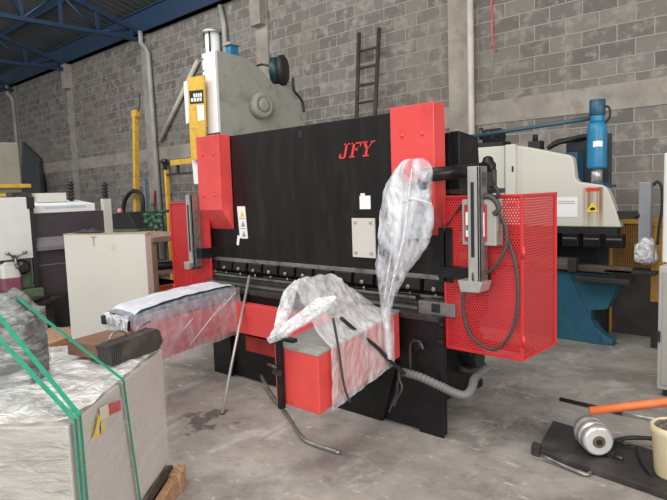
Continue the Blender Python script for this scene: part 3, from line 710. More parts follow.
# warning mark and sticker on the right face
def onface(t, z, d=.012): return A+ab*(L*t)+V((0, 0, z))+out*d
tri = [onface(.14, .662, .02), onface(.255, .652, .02), onface(.20, .737, .02)]
obj('warning_triangle', MB().prism(tri, out*.001), 'yel', cr)
ti = [tri[0]*.70+tri[1]*.17+tri[2]*.13+out*.0016, tri[1]*.70+tri[0]*.17+tri[2]*.13+out*.0016, tri[2]*.70+tri[0]*.15+tri[1]*.15+out*.0016]
obj('triangle_field', MB().prism(ti, out*.001), 'crate', cr)
c0 = (tri[0]+tri[1]+tri[2])/3
obj('warning_bolt', MB().prism([c0+out*.003+V((0, 0, .028))+ab*.004, c0+out*.003+ab*(-.010)+V((0, 0, -.002)), c0+out*.003+V((0, 0, -.03))], out*.001), 'ink', cr)
obj('red_label', MB().hexa([onface(0.29, 0.695, .018), onface(0.4, 0.675, .018), onface(0.4, 0.675, .021), onface(0.29, 0.695, .021), onface(0.29, 0.745, .018), onface(0.4, 0.72, .018), onface(0.4, 0.72, .021), onface(0.29, 0.745, .021)]), mat('faded_red', (.55, .12, .12), .5, var=.4, vs=60), cr)
obj('label_field', MB().hexa([onface(0.215, 0.705, .018), onface(0.285, 0.695, .018), onface(0.285, 0.695, .021), onface(0.215, 0.705, .021), onface(0.215, 0.758, .018), onface(0.285, 0.748, .018), onface(0.285, 0.748, .021), onface(0.215, 0.758, .021)]), mat('faded_cream', (.68, .62, .48), .5), cr)
# grey wrapped pack on the crate
PC = A+ab*.395+left*.37+V((0, 0, CZ1+.012))
pk = thing('wrapped_package', PC+left*.3+ab*.2, 'dark grey foam package in cloudy film on top of the crate', 'package')
def pack(grow, z0, z1):
    def fn(u, v):
        # u: bottom -> top -> closing, v: around
        a = 2*math.pi*v; k = .22
        q = (abs(math.cos(a))**k)*math.copysign(1, math.cos(a)); q2 = (abs(math.sin(a))**k)*math.copysign(1, math.sin(a))
        c = PC+left*.38+ab*.11
        if u < .7: s = 1.0; z = z0+(z1-z0)*u/.7
        else:
            t = (u-.7)/.3; s = 1-t*.999; z = z1+.075*math.sin(t*math.pi/2)
        p = V((c.x, c.y, z))+left*(-.38*q*s)+ab*(.11*q2*s)
        n = nz(p*6)*.6+nz(p*15)*.4
        p = p+(p-V((c.x, c.y, p.z)))*(n*.03+grow)+V((0, 0, n*.03 if u > .6 else 0))
        if u >= .7: p.z += .11*max(0, nz(p*6+V((0, 4, 0))))+.02*nz(p*19)
        return p
    return fn
obj('foam_block', MB().grid(pack(0, PC.z, 1.115), 40, 72, True), 'foam', pk)
obj('cloudy_film', MB().grid(pack(.022, PC.z, 1.12), 40, 72, True), 'film_pack', pk)
# straps
sw = ab
def edge(t): return A+ab*(L*t)+out*.022+V((0, 0, CZ1+.012))
def down(t, z=.12): return A+ab*(L*t)+out*.022+V((0, 0, z))
def on_front(px, py, d):                 # a point of the package's front face
    ry = at(px, py, 'z', 0)-CAM
    return CAM+ry*((A+ab*d-CAM).dot(ab)/ry.dot(ab))
t1 = on_front(-40, 297, .37); t2 = on_front(-24, 288, .37); t3 = PC+left*.07+ab*.10+V((0, 0, 1.175-PC.z))
for (tt, s, lab) in ((t1, .012, 'green strap nearest the crate corner, lower of the close pair'), (t2, .048, 'green strap second from the near crate corner, upper of the close pair'), (t3, .44, 'green strap across the middle of the crate side beside the brown box')):
    e = edge(s); dd = down(s+.01+.09*(s > .3))
    side = (tt-e).cross(V((0, 0, 1))).normalized()
    tag(obj('strap', MB().ribbon([tt+(left*.15 if s < .3 else left*.10-V((0, 0, .03))), tt, e], side, .020).ribbon([e, e+out*.001+V((0, 0, -.02)), dd], ab, .019), 'strap'), lab, 'strap', 'green straps around the crate')
# brown box with a dark side on the far end of the crate
bo = V((-2.72, 1.30, CZ1+.016)); bd = V((-.07, .27, 0)); bd.normalize(); bl = V((-bd.y, bd.x, 0)); 
if bl.dot(HR) > 0: bl = -bl
bx = thing('metal_box', bo, 'rusty brown metal box with a dark ribbed side on the far end of the crate', 'box')
obj('dark_side', MB().prism([bo-bl*.02, bo+bd*.30-bl*.02, bo+bd*.335-bl*.02+V((0, 0, .04)), bo+bd*.32-bl*.02+V((0, 0, .095)), bo+bd*.30-bl*.02+V((0, 0, .115)), bo-bd*.03-bl*.02+V((0, 0, .10))], bl*.085), 'soot', bx, .004)
for k in range(6): obj('rib', MB().obox(bo+bd*(-.012+k*.012)-bl*.024, bd*.005, bl*.01, (0, 0, .095)), 'soot', bx)
obj('brown_body', MB().obox(bo+bl*.085+V((0, 0, .02))+bd*.0, bl*.22, bd*.26, (0, 0, .072)).obox(bo+bl*.10+bd*.05, bl*.05, bd*.1, (0, 0, .04)), 'brown', bx, .004)
obj('support_plate', MB().obox(bo+bl*.09-V((0, 0, .006))+bd*.02, bl*.16, bd*.2, (0, 0, .007)), 'steel', bx)
obj('ring', MB().tube([bo+bl*.05+bd*(.10+.055*math.cos(a))+V((0, 0, .105+.035*math.sin(a))) for a in [math.pi*k/10 for k in range(11)]], .005, 8), 'steel', bx)
obj('wire_handle', MB().tube([bo+bl*.03+bd*.20+V((0, 0, .11)), bo+bl*.03+bd*.21+V((0, 0, .135)), bo+bl*.03+bd*.30+V((0, 0, .15))], .004, 8), 'steel', bx)

# ------------------------------------------------------------------ cream cabinet behind the crate
ca, cb_ = V((-5.92, 2.45, 0)), V((-5.10, 2.86, 0)); cx = cb_-ca; cn = V((-cx.y, cx.x, 0)).normalized()
cab = thing('steel_cabinet', ca+cx*.5+cn*.15, 'scuffed cream sheet-metal cabinet standing left of the press', 'cabinet')
obj('cabinet_body', MB().obox(ca, cx, cn*.10, (0, 0, 1.26)), 'cream', cab, .006)
obj('top_lip', MB().obox(ca+V((0, 0, 1.26))-cx*.005, cx*1.02, cn*.11, (0, 0, .012)), mat('tan_edge', (.42, .35, .22), .6), cab)
obj('rust_run', MB().prism([ca+cx*.33-cn*.002+V((0, 0, 1.245)), ca+cx*.365-cn*.002+V((0, 0, 1.235)), ca+cx*.375-cn*.002+V((0, 0, 1.14)), ca+cx*.385-cn*.002+V((0, 0, 1.15)), ca+cx*.39-cn*.002+V((0, 0, 1.225)), ca+cx*.42-cn*.002+V((0, 0, 1.245))], -cn*.001), mat('rust_streak', (.42, .34, .20), .7, var=.3, vs=30), cab)
cloth = MB().grid(lambda u, v: (lambda p: p+V((0, 0, .012+.03*math.sin(math.pi*u)*math.sin(math.pi*v)*(1+nz(p*14)))))(ca+cx*(.10+.34*u)+cn*(.0+.12*v)+V((0, 0, 1.272))), 18, 10)
tag(obj('dark_rag', cloth, mat('navy_rag', (.03, .03, .05), .8, var=.4)), 'crumpled dark rag lying on top of the cream cabinet', 'rag')

# work table with the orange crates under it
tbx = thing('work_table', (-6.0, 3.5, 0), 'weathered brown table between the cream cabinet and the red guard', 'table')
obj('table_top', MB().box(-7.0, -5.82, 3.35, 4.0, 1.11, 1.17), 'brownt', tbx, .005)
for (x, y) in ((-5.88, 3.38), (-6.95, 3.38), (-5.88, 3.92), (-6.95, 3.92)): obj('leg', box(x-.04, x+.04, y-.03, y+.03, 0, 1.11), 'brownt', tbx, .004)
obj('shelf', box(-6.95, -5.9, 3.4, 3.95, .74, .77), 'brownt', tbx)
for k in range(4):
    x = -6.62+k*.16
    tag(obj('metal_part', MB().cyl((x, 3.42+.05*(k % 2), .77+.045), (x+.10, 3.8, .77+.045), .045, 12).box(x-.02, x+.03, 3.4, 3.5, .79, .95-.03*k), ('steel', 'dsteel', 'white', 'dsteel')[k]),
        ('small steel round bar piece on the table shelf', 'dark round bar piece on the table shelf', 'white round piece on the table shelf', 'dark round piece at the shelf end near the red guard')[k], 'metal part', 'parts on the table shelf')
for k in range(3):
    z = .02+k*.2
    o = thing('crate', (-6.2, 3.62, z), ('orange plastic crate on the floor under the brown table', 'middle orange plastic crate in the stack under the brown table', 'topmost orange plastic crate in the stack under the brown table')[k], 'crate', 'orange crates under the table')
    body = box(-6.55, -5.98, 3.42, 3.82, z, z+.19)
    obj('crate_body', body, 'orange', o, .008)
    for j in range(3): obj('crate_rib', box(-6.56, -5.97, 3.405, 3.42, z+.03+j*.055, z+.05+j*.055), 'orange', o)
    obj('crate_rim', box(-6.57, -5.96, 3.40, 3.84, z+.17, z+.19), 'orange', o, .004)

# ------------------------------------------------------------------ purple-grey shear behind the crate
XS = -7.7
sh = thing('guillotine_shear', (XS-.5, 3.1, 0), 'purple-grey shear with a pale top behind the wrapped package', 'shear')
zz = lambda x, y: at(x, y, 'x', XS)
y0 = zz(28, 225).y; y1 = zz(105, 215).y
obj('front_plate', box(XS-.06, XS, y0, y1, 1.15, 1.45), 'purple', sh, .004)
obj('hold_down', MB().prism([(XS, y0, 1.15), (XS+.10, y0, 1.04), (XS+.10, y0, .99), (XS-.1, y0, .99), (XS-.1, y0, 1.15)], (0, y1-y0, 0)), 'lpurple', sh, .003)
obj('lower_plate', box(XS-.05, XS+.03, y0+.05, y1-.1, .42, .99), 'purple', sh, .004)
obj('plate_line', box(XS+.03, XS+.034, y0+.06, y1-.1, .80, .812), 'lpurple', sh)
obj('base_frame', box(XS-.5, XS+.10, y0+.15, y1, 0, .42), 'dark', sh, .004)
obj('top_cover', MB().prism([(XS-.02, y0-.02, 1.45), (XS-.02, y0-.02, 1.545), (XS-.55, y0-.02, 1.60), (XS-.55, y0-.02, 1.45)], (0, y1-y0-.1, 0)), 'white', sh, .004)
obj('cover_window', box(XS-.021, XS-.016, y0+.22, y1-.25, 1.50, 1.53), mat('pale_blue_panel', (.50, .58, .64), .4), sh)
obj('end_post', box(XS-.06, XS+.02, y1-.02, y1+.09, 1.05, 1.60), 'cream', sh, .004)
obj('top_box', box(XS-.5, XS-.3, y0+.25, y0+.62, 1.58, 1.70), 'cream', sh, .004)
obj('rear_gear', MB().box(XS-.6, XS-.4, y0-.02, y0+.22, 1.55, 1.72).cyl((XS-.4, y0+.05, 1.62), (XS-.3, y0+.05, 1.62), .06, 12), 'dsteel', sh)
obj('side_bracket', box(XS-.01, XS+.05, y0-.015, y0+.04, .95, 1.42).box(XS-.05, XS+.07, y0-.03, y0+.05, 1.42, 1.55), 'dark', sh, .004)
for px in (72, 106):
    p = at(px, 206, 'x', XS-.4)
    b = MB().cyl((p.x, p.y, 1.50), (p.x, p.y, p.z+.10), .03, 8)
    for k in range(5): b.cyl((p.x, p.y, p.z+.10+k*.045), (p.x, p.y, p.z+.125+k*.045), .045, 10).cyl((p.x, p.y, p.z+.12+k*.045), (p.x, p.y, p.z+.15+k*.045), .028, 8)
    obj('spring_post', b, 'dark', sh)
# far green lathe with big white guard
le = thing('lathe', (XS, 2.1, 0), 'green lathe with a large white splash guard at the far left edge', 'lathe')
ga = at(30, 258, 'x', XS+.14); gb = at(28.5, 197, 'x', XS+.14)
obj('splash_guard', box(XS+.10, XS+.14, .9, gb.y, ga.z, gb.z), 'offwhite', le, .006)
obj('guard_post', box(XS+.08, XS+.13, gb.y, gb.y+.05, .55, gb.z-.02).box(XS+.07, XS+.15, gb.y-.03, gb.y+.06, gb.z-.14, gb.z-.0), 'dark', le, .003)
obj('bed', box(XS-.3, XS+.2, .9, y0+.05, .35, .55).box(XS-.3, XS+.1, .9, y0-.05, 0, .36), 'lgreen', le, .01)
obj('headstock', box(XS-.2, XS+.08, y0-.33, y0-.02, .55, 1.03), 'lgreen', le, .03)
obj('gearbox', box(XS-.25, XS+.02, 1.0, y0-.3, .55, .80), 'lgreen', le, .02)
hw = MB().cyl((XS+.08, y0-.24, .95), (XS+.18, y0-.24, .95), .03, 10)
for a in (0, 2.1, 4.2): hw.tube([(XS+.18, y0-.24, .95), (XS+.22, y0-.24+.11*math.cos(a+.5), .95+.11*math.sin(a+.5))], .014, 8).lathe((XS+.21, y0-.24+.11*math.cos(a+.5), .95+.11*math.sin(a+.5)), (1, 0, 0), [(0, .012), (.015, .024), (.035, .024), (.05, .012)], 10)
obj('hand_wheel', hw, 'steel', le)
obj('spindle', MB().lathe((XS+.08, y0-.15, .82), (1, 0, 0), [(0, .09), (.05, .09), (.06, .06), (.12, .05)], 16), 'dsteel', le)
# jerrycan
jc = at(12.5, 284, 'x', XS+.12)
jz0 = .551
jg = thing('jerrycan', (XS+.05, jc.y, jz0), 'milky white jerrycan half full of purple liquid on the green lathe', 'jerrycan')
jw = .115
def jcan(z0, z1, w, d):
    b = MB(); c = .03
    prof = [(-w+c, -d), (w-c, -d), (w, -d+c), (w, d-c), (w-c, d), (-w+c, d), (-w, d-c), (-w, -d+c)]
    return b.prism([(XS+.05+y, jc.y+x, z0) for x, y in prof], (0, 0, z1-z0))
obj('liquid', jcan(jz0, jz0+.15, jw, .09), 'wine', jg, .01)
top_ = jcan(jz0+.15, jz0+.30, jw, .09)
top_.prism([(XS-.02, jc.y-jw*.9, jz0+.30), (XS-.02, jc.y+jw*.9, jz0+.30), (XS-.02, jc.y+jw*.7, jz0+.345), (XS-.02, jc.y-jw*.5, jz0+.345)], (.14, 0, 0))
obj('body', top_, 'jug', jg, .012)
obj('handle', MB().tube([(XS+.05, jc.y-.05, jz0+.34), (XS+.05, jc.y-.03, jz0+.375), (XS+.05, jc.y+.05, jz0+.375), (XS+.05, jc.y+.08, jz0+.34)], .014, 8, 3), 'jug', jg)
obj('cap', MB().lathe((XS+.05, jc.y-.075, jz0+.33), (0, 0, 1), [(0, .03), (.035, .03), (.04, .02)], 12), 'dsteel', jg)
# pile of dark scrap in front of the shear
for k, (x, y, z, l) in enumerate(((-6.68, 2.0, .0, 1.1), (-6.62, 1.98, .081, .9))):
    tag(obj('timber_plank', MB().obox((x, y, z), (.5, .25, 0), (-.35, .7, 0), (0, 0, .08)), 'wood', bevel=.005), ('pale timber plank on the floor left of the cream cabinet', 'upper pale timber plank stacked left of the cream cabinet')[k], 'plank', 'timber left of the cream cabinet')
sp = at(42, 290, 'x', -6.9)
tag(obj('scrap_sheet', MB().obox((-7.25, 2.05, .36), (.28, .12, .02), (-.2, .75, .06), (0, 0, .03)).obox((-7.2, 2.12, .42), (.2, .1, .02), (-.2, .55, .03), (0, 0, .025)).obox((-7.22, 2.0, .0), (.15, .08, 0), (-.2, .75, .0), (0, 0, .36)), 'dsteel'), 'stack of dark steel sheets between the lathe and the shear', 'steel sheets')

# far beige cabinet with yellow rail
fc = thing('machine_cabinet', (-12.3, 3.6, 0), 'drab beige tall machine cabinet at the far left wall end', 'cabinet')
obj('cabinet_body', box(-12.7, -12, 2.6, 4.27, 0, 2.70), mat('drab_beige', (.27, .26, .20), .55, var=.08), fc, .02)
obj('yellow_rail', box(-11.99, -11.9, 2.6, 4.40, 1.86, 1.93).box(-11.99, -11.93, 2.6, 4.2, 1.70, 1.76), 'yellow', fc, .005)
tag(obj('dark_sheet', MB().hexa([(-20.6, 7.1, 0), (-18.3, 7.1, 0), (-18.3, 7.15, 0), (-20.6, 7.15, 0), (-20.5, 7.42, 3.5), (-19.2, 7.42, 2.9), (-19.2, 7.47, 2.9), (-20.5, 7.47, 3.5)]), 'darkwall'), 'dark metal sheet leaning on the wall in the far left corner', 'metal sheet')
pp = at(41, 180, 'y', 7.0)
tag(obj('dark_post', box(pp.x-.06, pp.x+.06, 6.95, 7.05, 0, 2.7), 'darkwall'), 'dark upright post against the far left wall', 'post')

# yellow column with hose
yx = -11.7
yc = thing('jib_column', (-12.0, 6.5, 0), 'slim yellow steel column before the wall left of the press', 'column')
obj('column', MB().hexa([(-12.06, 6.45, 0), (-11.96, 6.45, 0), (-11.96, 6.55, 0), (-12.06, 6.55, 0), (-11.70, 6.45, 3.3), (-11.60, 6.45, 3.3), (-11.60, 6.55, 3.3), (-11.70, 6.55, 3.3)]), 'yellow', yc, .006)
obj('top_arm', box(-11.72, -11.53, 6.44, 6.56, 3.28, 3.42), 'yellow', yc, .006)
yx = -11.65
obj('power_cord', MB().tube([(yx+.1, 6.5, 3.38), (yx+.2, 6.5, 3.5), (yx+.22, 6.5, 3.75)], .012, 6, 4), 'rubber', yc)
hz = [at(x, y, 'y', 6.35) for x, y in ((123, 222), (124, 204), (129, 194), (136, 191), (142, 197), (143, 212), (142, 228))]
tag(obj('black_hose', MB().tube(hz+[V((hz[-1].x, 6.35, 0))], .045, 10, 5), 'rubber'), 'thick black hose arching past the yellow column', 'hose')
# green valve rig
gv = at(154, 215, 'y', 5.6)
vr = thing('valve_rig', (gv.x, 5.6, 0), 'green hand-wheel valve assembly on a horizontal bar left of the red guard', 'valve')
gl = at(142, 214, 'y', 5.6); gr = at(168, 211, 'y', 5.6)
obj('bar', MB().tube([gl, gr], .025, 8), 'dsteel', vr)
obj('stand', MB().cyl((gv.x, 5.6, 0), (gv.x, 5.6, gv.z), .05, 10), 'dsteel', vr)
for k, (px, py) in enumerate(((147, 218), (154, 214), (160, 218), (157, 224), (152, 222))):
    c = at(px, py, 'y', 5.56)
    obj('valve_body', MB().lathe(c-V((0, 0, .1)), (0, 0, 1), [(0, .06), (.03, .08), (.06, .05), (.12, .05), (.15, .08), (.19, .06)], 12), 'green', vr)
obj('lever', MB().tube([at(152, 204, 'y', 5.55), at(155, 216, 'y', 5.55)], .03, 8).tube([at(146, 215, 'y', 5.55), at(163, 215, 'y', 5.55)], .028, 8), 'green', vr)
gt = at(117, 222, 'y', 5.6)
gm = thing('grinding_machine', (gt.x, 5.7, 0), 'small dark bench machine with a green base left of the yellow column', 'machine')
obj('hood', MB().prism([at(106, 229, 'y', 5.6), at(110, 214, 'y', 5.6), at(128, 212, 'y', 5.6), at(136, 229, 'y', 5.6)], (0, .4, 0)), 'dark', gm, .01)
obj('green_base', MB().prism([at(106, 229, 'y', 5.6), at(138, 229, 'y', 5.6), at(138, 236, 'y', 5.6), at(106, 236, 'y', 5.6)], (0, .4, 0)), 'lgreen', gm)
q0, q1 = at(108, 234, 'y', 5.6), at(136, 234, 'y', 5.6)
obj('stand', box(q0.x, q1.x, 5.62, 5.98, 0, q0.z), 'dsteel', gm)
obj('red_lamp', MB().lathe(at(120, 213, 'y', 5.6), (0, 0, 1), [(0, .05), (.06, .05), (.09, .02)], 10), mat('pink_lamp', (.85, .28, .30), .4), gm)
rs = at(147.5, 190, 'y', 7.2)
tag(obj('red_banner', MB().hexa([(rs.x-.02, 7.2, .4), (rs.x+.14, 7.2, .4), (rs.x+.14, 7.24, .4), (rs.x-.02, 7.24, .4), (rs.x-.06, 7.4, 1.75), (rs.x-.02, 7.4, 1.75), (rs.x-.02, 7.44, 1.75), (rs.x-.06, 7.44, 1.75)]), mat('dull_red_cloth', (.30, .05, .05), .7)), 'narrow dull red strip standing against the wall pipe', 'strip')
bs = at(147, 200, 'y', 7.1)
tag(obj('blue_post', box(bs.x-.03, bs.x+.03, 7.05, 7.12, 0, 2.0), mat('blue_grey', (.22, .27, .33), .5)), 'thin blue-grey post before the wall left of the pale pipe', 'post')
# yellow frame behind left guard
ya, yb2, yc2 = at(172.5, 163, 'y', 6.2), at(200, 162, 'y', 6.2), at(169, 205, 'y', 6.2)
yf = thing('yellow_frame', (ya.x, 6.2, 0), 'yellow steel post and beam standing behind the left red guard', 'frame')
obj('beam', box(ya.x, yb2.x+.4, 6.15, 6.25, ya.z-.05, ya.z+.05), 'yellow', yf, .004)
obj('post', box(yc2.x-.035, yc2.x+.035, 6.15, 6.22, 0, ya.z-.12), 'yellow', yf, .004)
obj('lower_bar', box(yc2.x, yb2.x+.4, 6.16, 6.21, ya.z-.23, ya.z-.19), 'dsteel', yf)
obj('hanger', box(ya.x+.16, ya.x+.21, 6.17, 6.21, ya.z-.2, ya.z-.05), 'dsteel', yf)

# ------------------------------------------------------------------ tall grey C-frame press behind
GX = -6.5; GY = 4.84
gp = thing('eccentric_press', (-6.7, 5.6, 0), 'tall grey-green C-frame press with a white front and round boss behind the black press', 'press')
prof = [(4.84, .2), (6.4, .2), (6.4, 2.71), (6.33, 2.92), (6.03, 2.95), (5.63, 3.29), (5.34, 3.445), (4.84, 3.475), (4.84, 2.36), (5.3, 2.2), (5.3, 1.2), (4.84, 1.1)]
obj('side_plate', MB().prism([(GX, y, z) for y, z in prof], (-.05, 0, 0)), 'olive', gp, .004)
obj('side_plate', MB().prism([(GX-.30, y, z) for y, z in prof], (-.05, 0, 0)), 'olive', gp, .004)
obj('frame_web', MB().prism([(GX-.05, y-.02 if y > 5 else y+.02, z-.01) for y, z in prof], (-.25, 0, 0)), 'olive', gp)
fx0 = at(205, 90, 'y', GY-.02).x
obj('front_plate', box(fx0, GX+.002, GY-.04, GY, 2.42, 3.47), 'white', gp, .004)
for k in range(7): obj('bolt', MB().lathe((fx0+.02, GY-.04, 2.5+k*.15), (0, -1, 0), [(0, .012), (.01, .01)], 8), 'dsteel', gp)
obj('edge_rail', box(fx0-.05, fx0-.01, GY-.02, GY+.05, 2.45, 3.55), 'steel', gp)
c = at(259, 106, 'x', GX)
bs_ = obj('boss', MB().lathe((GX-.01, c.y, c.z), (1, 0, 0), [(0, .185), (.10, .178), (.13, .16), (.135, .11), (.12, .10)], 32), 'olive', gp)
obj('boss_cap', MB().lathe((GX+.11, c.y, c.z), (1, 0, 0), [(0, .10), (.02, .095), (.024, .05)], 24), 'olive', bs_)
wc = obj('white_cylinder', MB().lathe((-6.76, 4.97, 3.46), (0, 0, 1), [(0, .105), (.02, .11), (.03, .10), (.30, .10)], 24), 'white', gp)
obj('cylinder_cap', MB().lathe((-6.76, 4.97, 3.755), (0, 0, 1), [(0, .13), (.035, .13), (.04, .10), (.06, .09)], 20), 'alu', wc)
for a in range(4): obj('tie_rod', MB().cyl((-6.76+.115*math.cos(a*1.57+.6), 4.97+.115*math.sin(a*1.57+.6), 3.46), (-6.76+.115*math.cos(a*1.57+.6), 4.97+.115*math.sin(a*1.57+.6), 3.77), .012, 8), 'dsteel', wc)
obj('blue_valve', box(-7.05, -6.93, 5.40, 5.54, 3.36, 3.71), 'blue', gp, .006)
obj('valve_cap', box(-7.08, -6.90, 5.37, 5.57, 3.71, 3.75), 'grey', gp, .004)
obj('motor', MB().lathe((-6.68, 5.93, 3.37), (.82, .57, 0), [(0, .16), (.01, .19), (.13, .19)], 28), mat('dark_teal', (.012, .045, .05), .45), gp)
obj('pulley', MB().lathe((-6.68+.107, 5.93+.074, 3.37), (.82, .57, 0), [(0, .215), (.07, .215), (.08, .18), (.10, .17)], 28), 'dark', gp)
obj('motor_bracket', box(-6.75, -6.52, 5.75, 6.2, 2.9, 3.14), 'olive', gp)
obj('motor_cable', MB().tube([at(293, 78, 'x', -6.45), at(294, 90, 'x', -6.45), at(302, 101, 'x', -6.45), at(304, 112, 'x', -6.45)], .018, 8, 5), 'rubber', gp)
obj('oil_line', MB().tube([(-6.7, 5.65, 3.40), (-6.68, 5.75, 3.44), (-6.6, 5.85, 3.42), (-6.58, 5.9, 3.46)], .015, 8, 4), 'dsteel', gp)
# yellow cover panel with dark name plate
YY = 4.70
ypn = obj('yellow_cover', MB().prism([at(187, 78, 'y', YY), at(203.5, 75, 'y', YY), at(205.5, 160, 'y', YY), at(191, 160, 'y', YY)], (0, .03, 0)), 'yellow', gp, .004)
obj('name_plate', MB().prism([at(189, 91, 'y', YY-.004), at(203, 89.5, 'y', YY-.004), at(203.5, 103, 'y', YY-.004), at(190, 104, 'y', YY-.004)], (0, .004, 0)), 'ink', ypn)
for (p0, p1, p2, p3) in (((193, 93.8), (202, 92.8), (202.4, 96.6), (193.4, 97.4)), ((190.6, 98.4), (202, 97.4), (202.4, 101), (191, 101.8))):
    q = [at(*p, 'y', YY-.007) for p in (p0, p1, p2, p3)]
    n = 4
    mbt = MB()
    for k in range(n):
        a0_, a1_ = (k+.1)/n, (k+.8)/n
        mbt.prism([q[0]*(1-a0_)+q[1]*a0_, q[0]*(1-a1_)+q[1]*a1_, q[3]*(1-a1_*.98)+q[2]*a1_*.98, q[3]*(1-a0_)+q[2]*a0_], (0, .003, 0))
    obj('plate_lettering', mbt, 'paper', ypn)
obj('instruction_sheet', MB().prism([at(197, 105, 'y', YY-.004), at(203.6, 105, 'y', YY-.004), at(204.3, 120, 'y', YY-.004), at(198, 121, 'y', YY-.004)], (0, .003, 0)), 'paper', ypn)
obj('white_back', MB().prism([at(183.5, 82, 'y', YY+.1), at(188, 80, 'y', YY+.1), at(191, 122, 'y', YY+.1), at(186, 124, 'y', YY+.1)], (0, .08, 0)), 'white', gp)
obj('white_strip', MB().prism([at(190, 138, 'y', YY+.05), at(197, 137, 'y', YY+.05), at(199, 184, 'y', YY+.05), at(194, 184, 'y', YY+.05)], (0, .06, 0)), 'white', gp)
obj('lower_housing', box(-7.0, -6.55, 4.9, 6.3, 0, .9), 'olive', gp, .01)

# ------------------------------------------------------------------ beige press brake on the right, behind
FY = 6.0
wp = thing('press_brake', (-2.9, 6.4, 0), 'beige press brake with blue base and blue cylinder by the right wall', 'press brake')
OILX = at(593, 205, 'y', FY).x - (-2.9)
pts = [at(470, 148, 'y', FY), at(513, 145, 'y', FY), at(524, 146.5, 'y', FY), at(568, 155, 'y', FY), at(572, 157.5, 'y', FY), at(573.5, 163, 'y', FY), at(575, 178, 'y', FY), at(578, 182, 'y', FY), at(602, 185, 'y', FY), at(607, 188, 'y', FY), at(615, 208, 'y', FY), at(621, 228, 'y', FY)]
zb0 = 1.165
poly = [(p.x, FY, p.z) for p in pts]; poly[-1] = (poly[-1][0], FY, zb0); poly[0] = (-3.9, FY, 2.03)
obj('ram', MB().prism(poly+[(-3.9, FY, zb0)], (0, .10, 0)), press_paint(), wp, .012)
s0, s1 = at(505, 150, 'y', FY-.05).x, at(515, 150, 'y', FY-.05).x
obj('ram_stiffener', box(s0, s1, FY-.05, FY, 1.4, 2.03), 'beige', wp, .008)
obj('stiffener_slot', box((s0+s1)/2+.02, (s0+s1)/2+.04, FY-.053, FY-.049, 1.74, 1.80), 'ink', wp)
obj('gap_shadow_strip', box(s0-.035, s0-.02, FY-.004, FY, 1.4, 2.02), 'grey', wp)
pn = [at(x, y, 'y', FY-.004) for x, y in ((556, 197.5), (577.5, 197), (577.5, 217), (556, 217))]
pap = obj('paper_notice', MB().prism(pn, (0, .003, 0)), 'paper', wp)
for k in range(2):
    y = 201+k*2; obj('notice_text', MB().prism([at(558, y, 'y', FY-.0055), at(575, y, 'y', FY-.0055), at(575, y+.7, 'y', FY-.0055), at(558, y+.7, 'y', FY-.0055)], (0, .001, 0)), 'grey', pap)
wt = [at(x, y, 'y', FY-.004) for x, y in ((586, 212), (598.5, 212), (592.3, 202))]
wtr = obj('warning_triangle', MB().prism(wt, (0, .003, 0)), 'yel', wp)
obj('warning_hand', MB().prism([at(x, y, 'y', FY-.006) for x, y in ((589.5, 209), (592, 207), (595, 208), (595, 210), (591, 210.5))], (0, .002, 0)), 'ink', wtr)
obj('red_strip', MB().prism([at(x, y, 'y', FY-.004) for x, y in ((586, 188), (599.5, 187.5), (599.5, 191), (586, 191.5))], (0, .003, 0)), 'redink', wp)
# blue cylinder
cx_, cy_ = at(597, 150, 'y', 6.10).x, 6.10
bc = obj('cylinder', MB().lathe((cx_, cy_, 1.735), (0, 0, 1), [(0, .08), (.0, .090), (.02, .092), (.38, .092), (.42, .086), (.45, .062)], 32), 'blue', wp)
obj('cylinder_neck', MB().lathe((cx_, cy_, 2.18), (0, 0, 1), [(0, .058), (.02, .072), (.04, .06), (.06, .07), (.07, .06)], 24), 'blue', bc)
obj('cylinder_motor', MB().lathe((cx_, cy_, 2.245), (0, 0, 1), [(0, .068), (.01, .074), (.15, .074), (.155, .068)], 28), 'dblue', bc)
obj('piston_rod', MB().cyl((cx_, cy_, 1.59), (cx_, cy_, 1.745), .052, 24), 'alu', bc)
obj('cylinder_foot', box(cx_-.14, cx_+.14, 6.02, 6.25, 1.548, 1.572).box(cx_-.09, cx_+.09, 6.03, 6.2, 1.572, 1.592), 'dblue', wp, .004)
obj('cylinder_label', MB().grid(lambda u, v: V((cx_+.0932*math.sin(-.06+u*.95), cy_-.0932*math.cos(-.06+u*.95), 1.945+v*.055-.01*(abs(u-.5)))), 10, 2), 'paper', bc)
obj('motor_cable', MB().tube([(cx_+.07, cy_, 2.33), (cx_+.11, cy_, 2.31), (cx_+.115, cy_, 2.22), (cx_+.06, cy_, 2.16)], .011, 8, 4), 'rubber', bc)
ra, rb2 = at(468, 137, 'y', 6.25), V((cx_-.05, 6.15, 2.235))
obj('hydraulic_pipe', MB().tube([ra, rb2], .022, 10), mat('slate_blue_pipe', (.045, .10, .14), .4), wp)
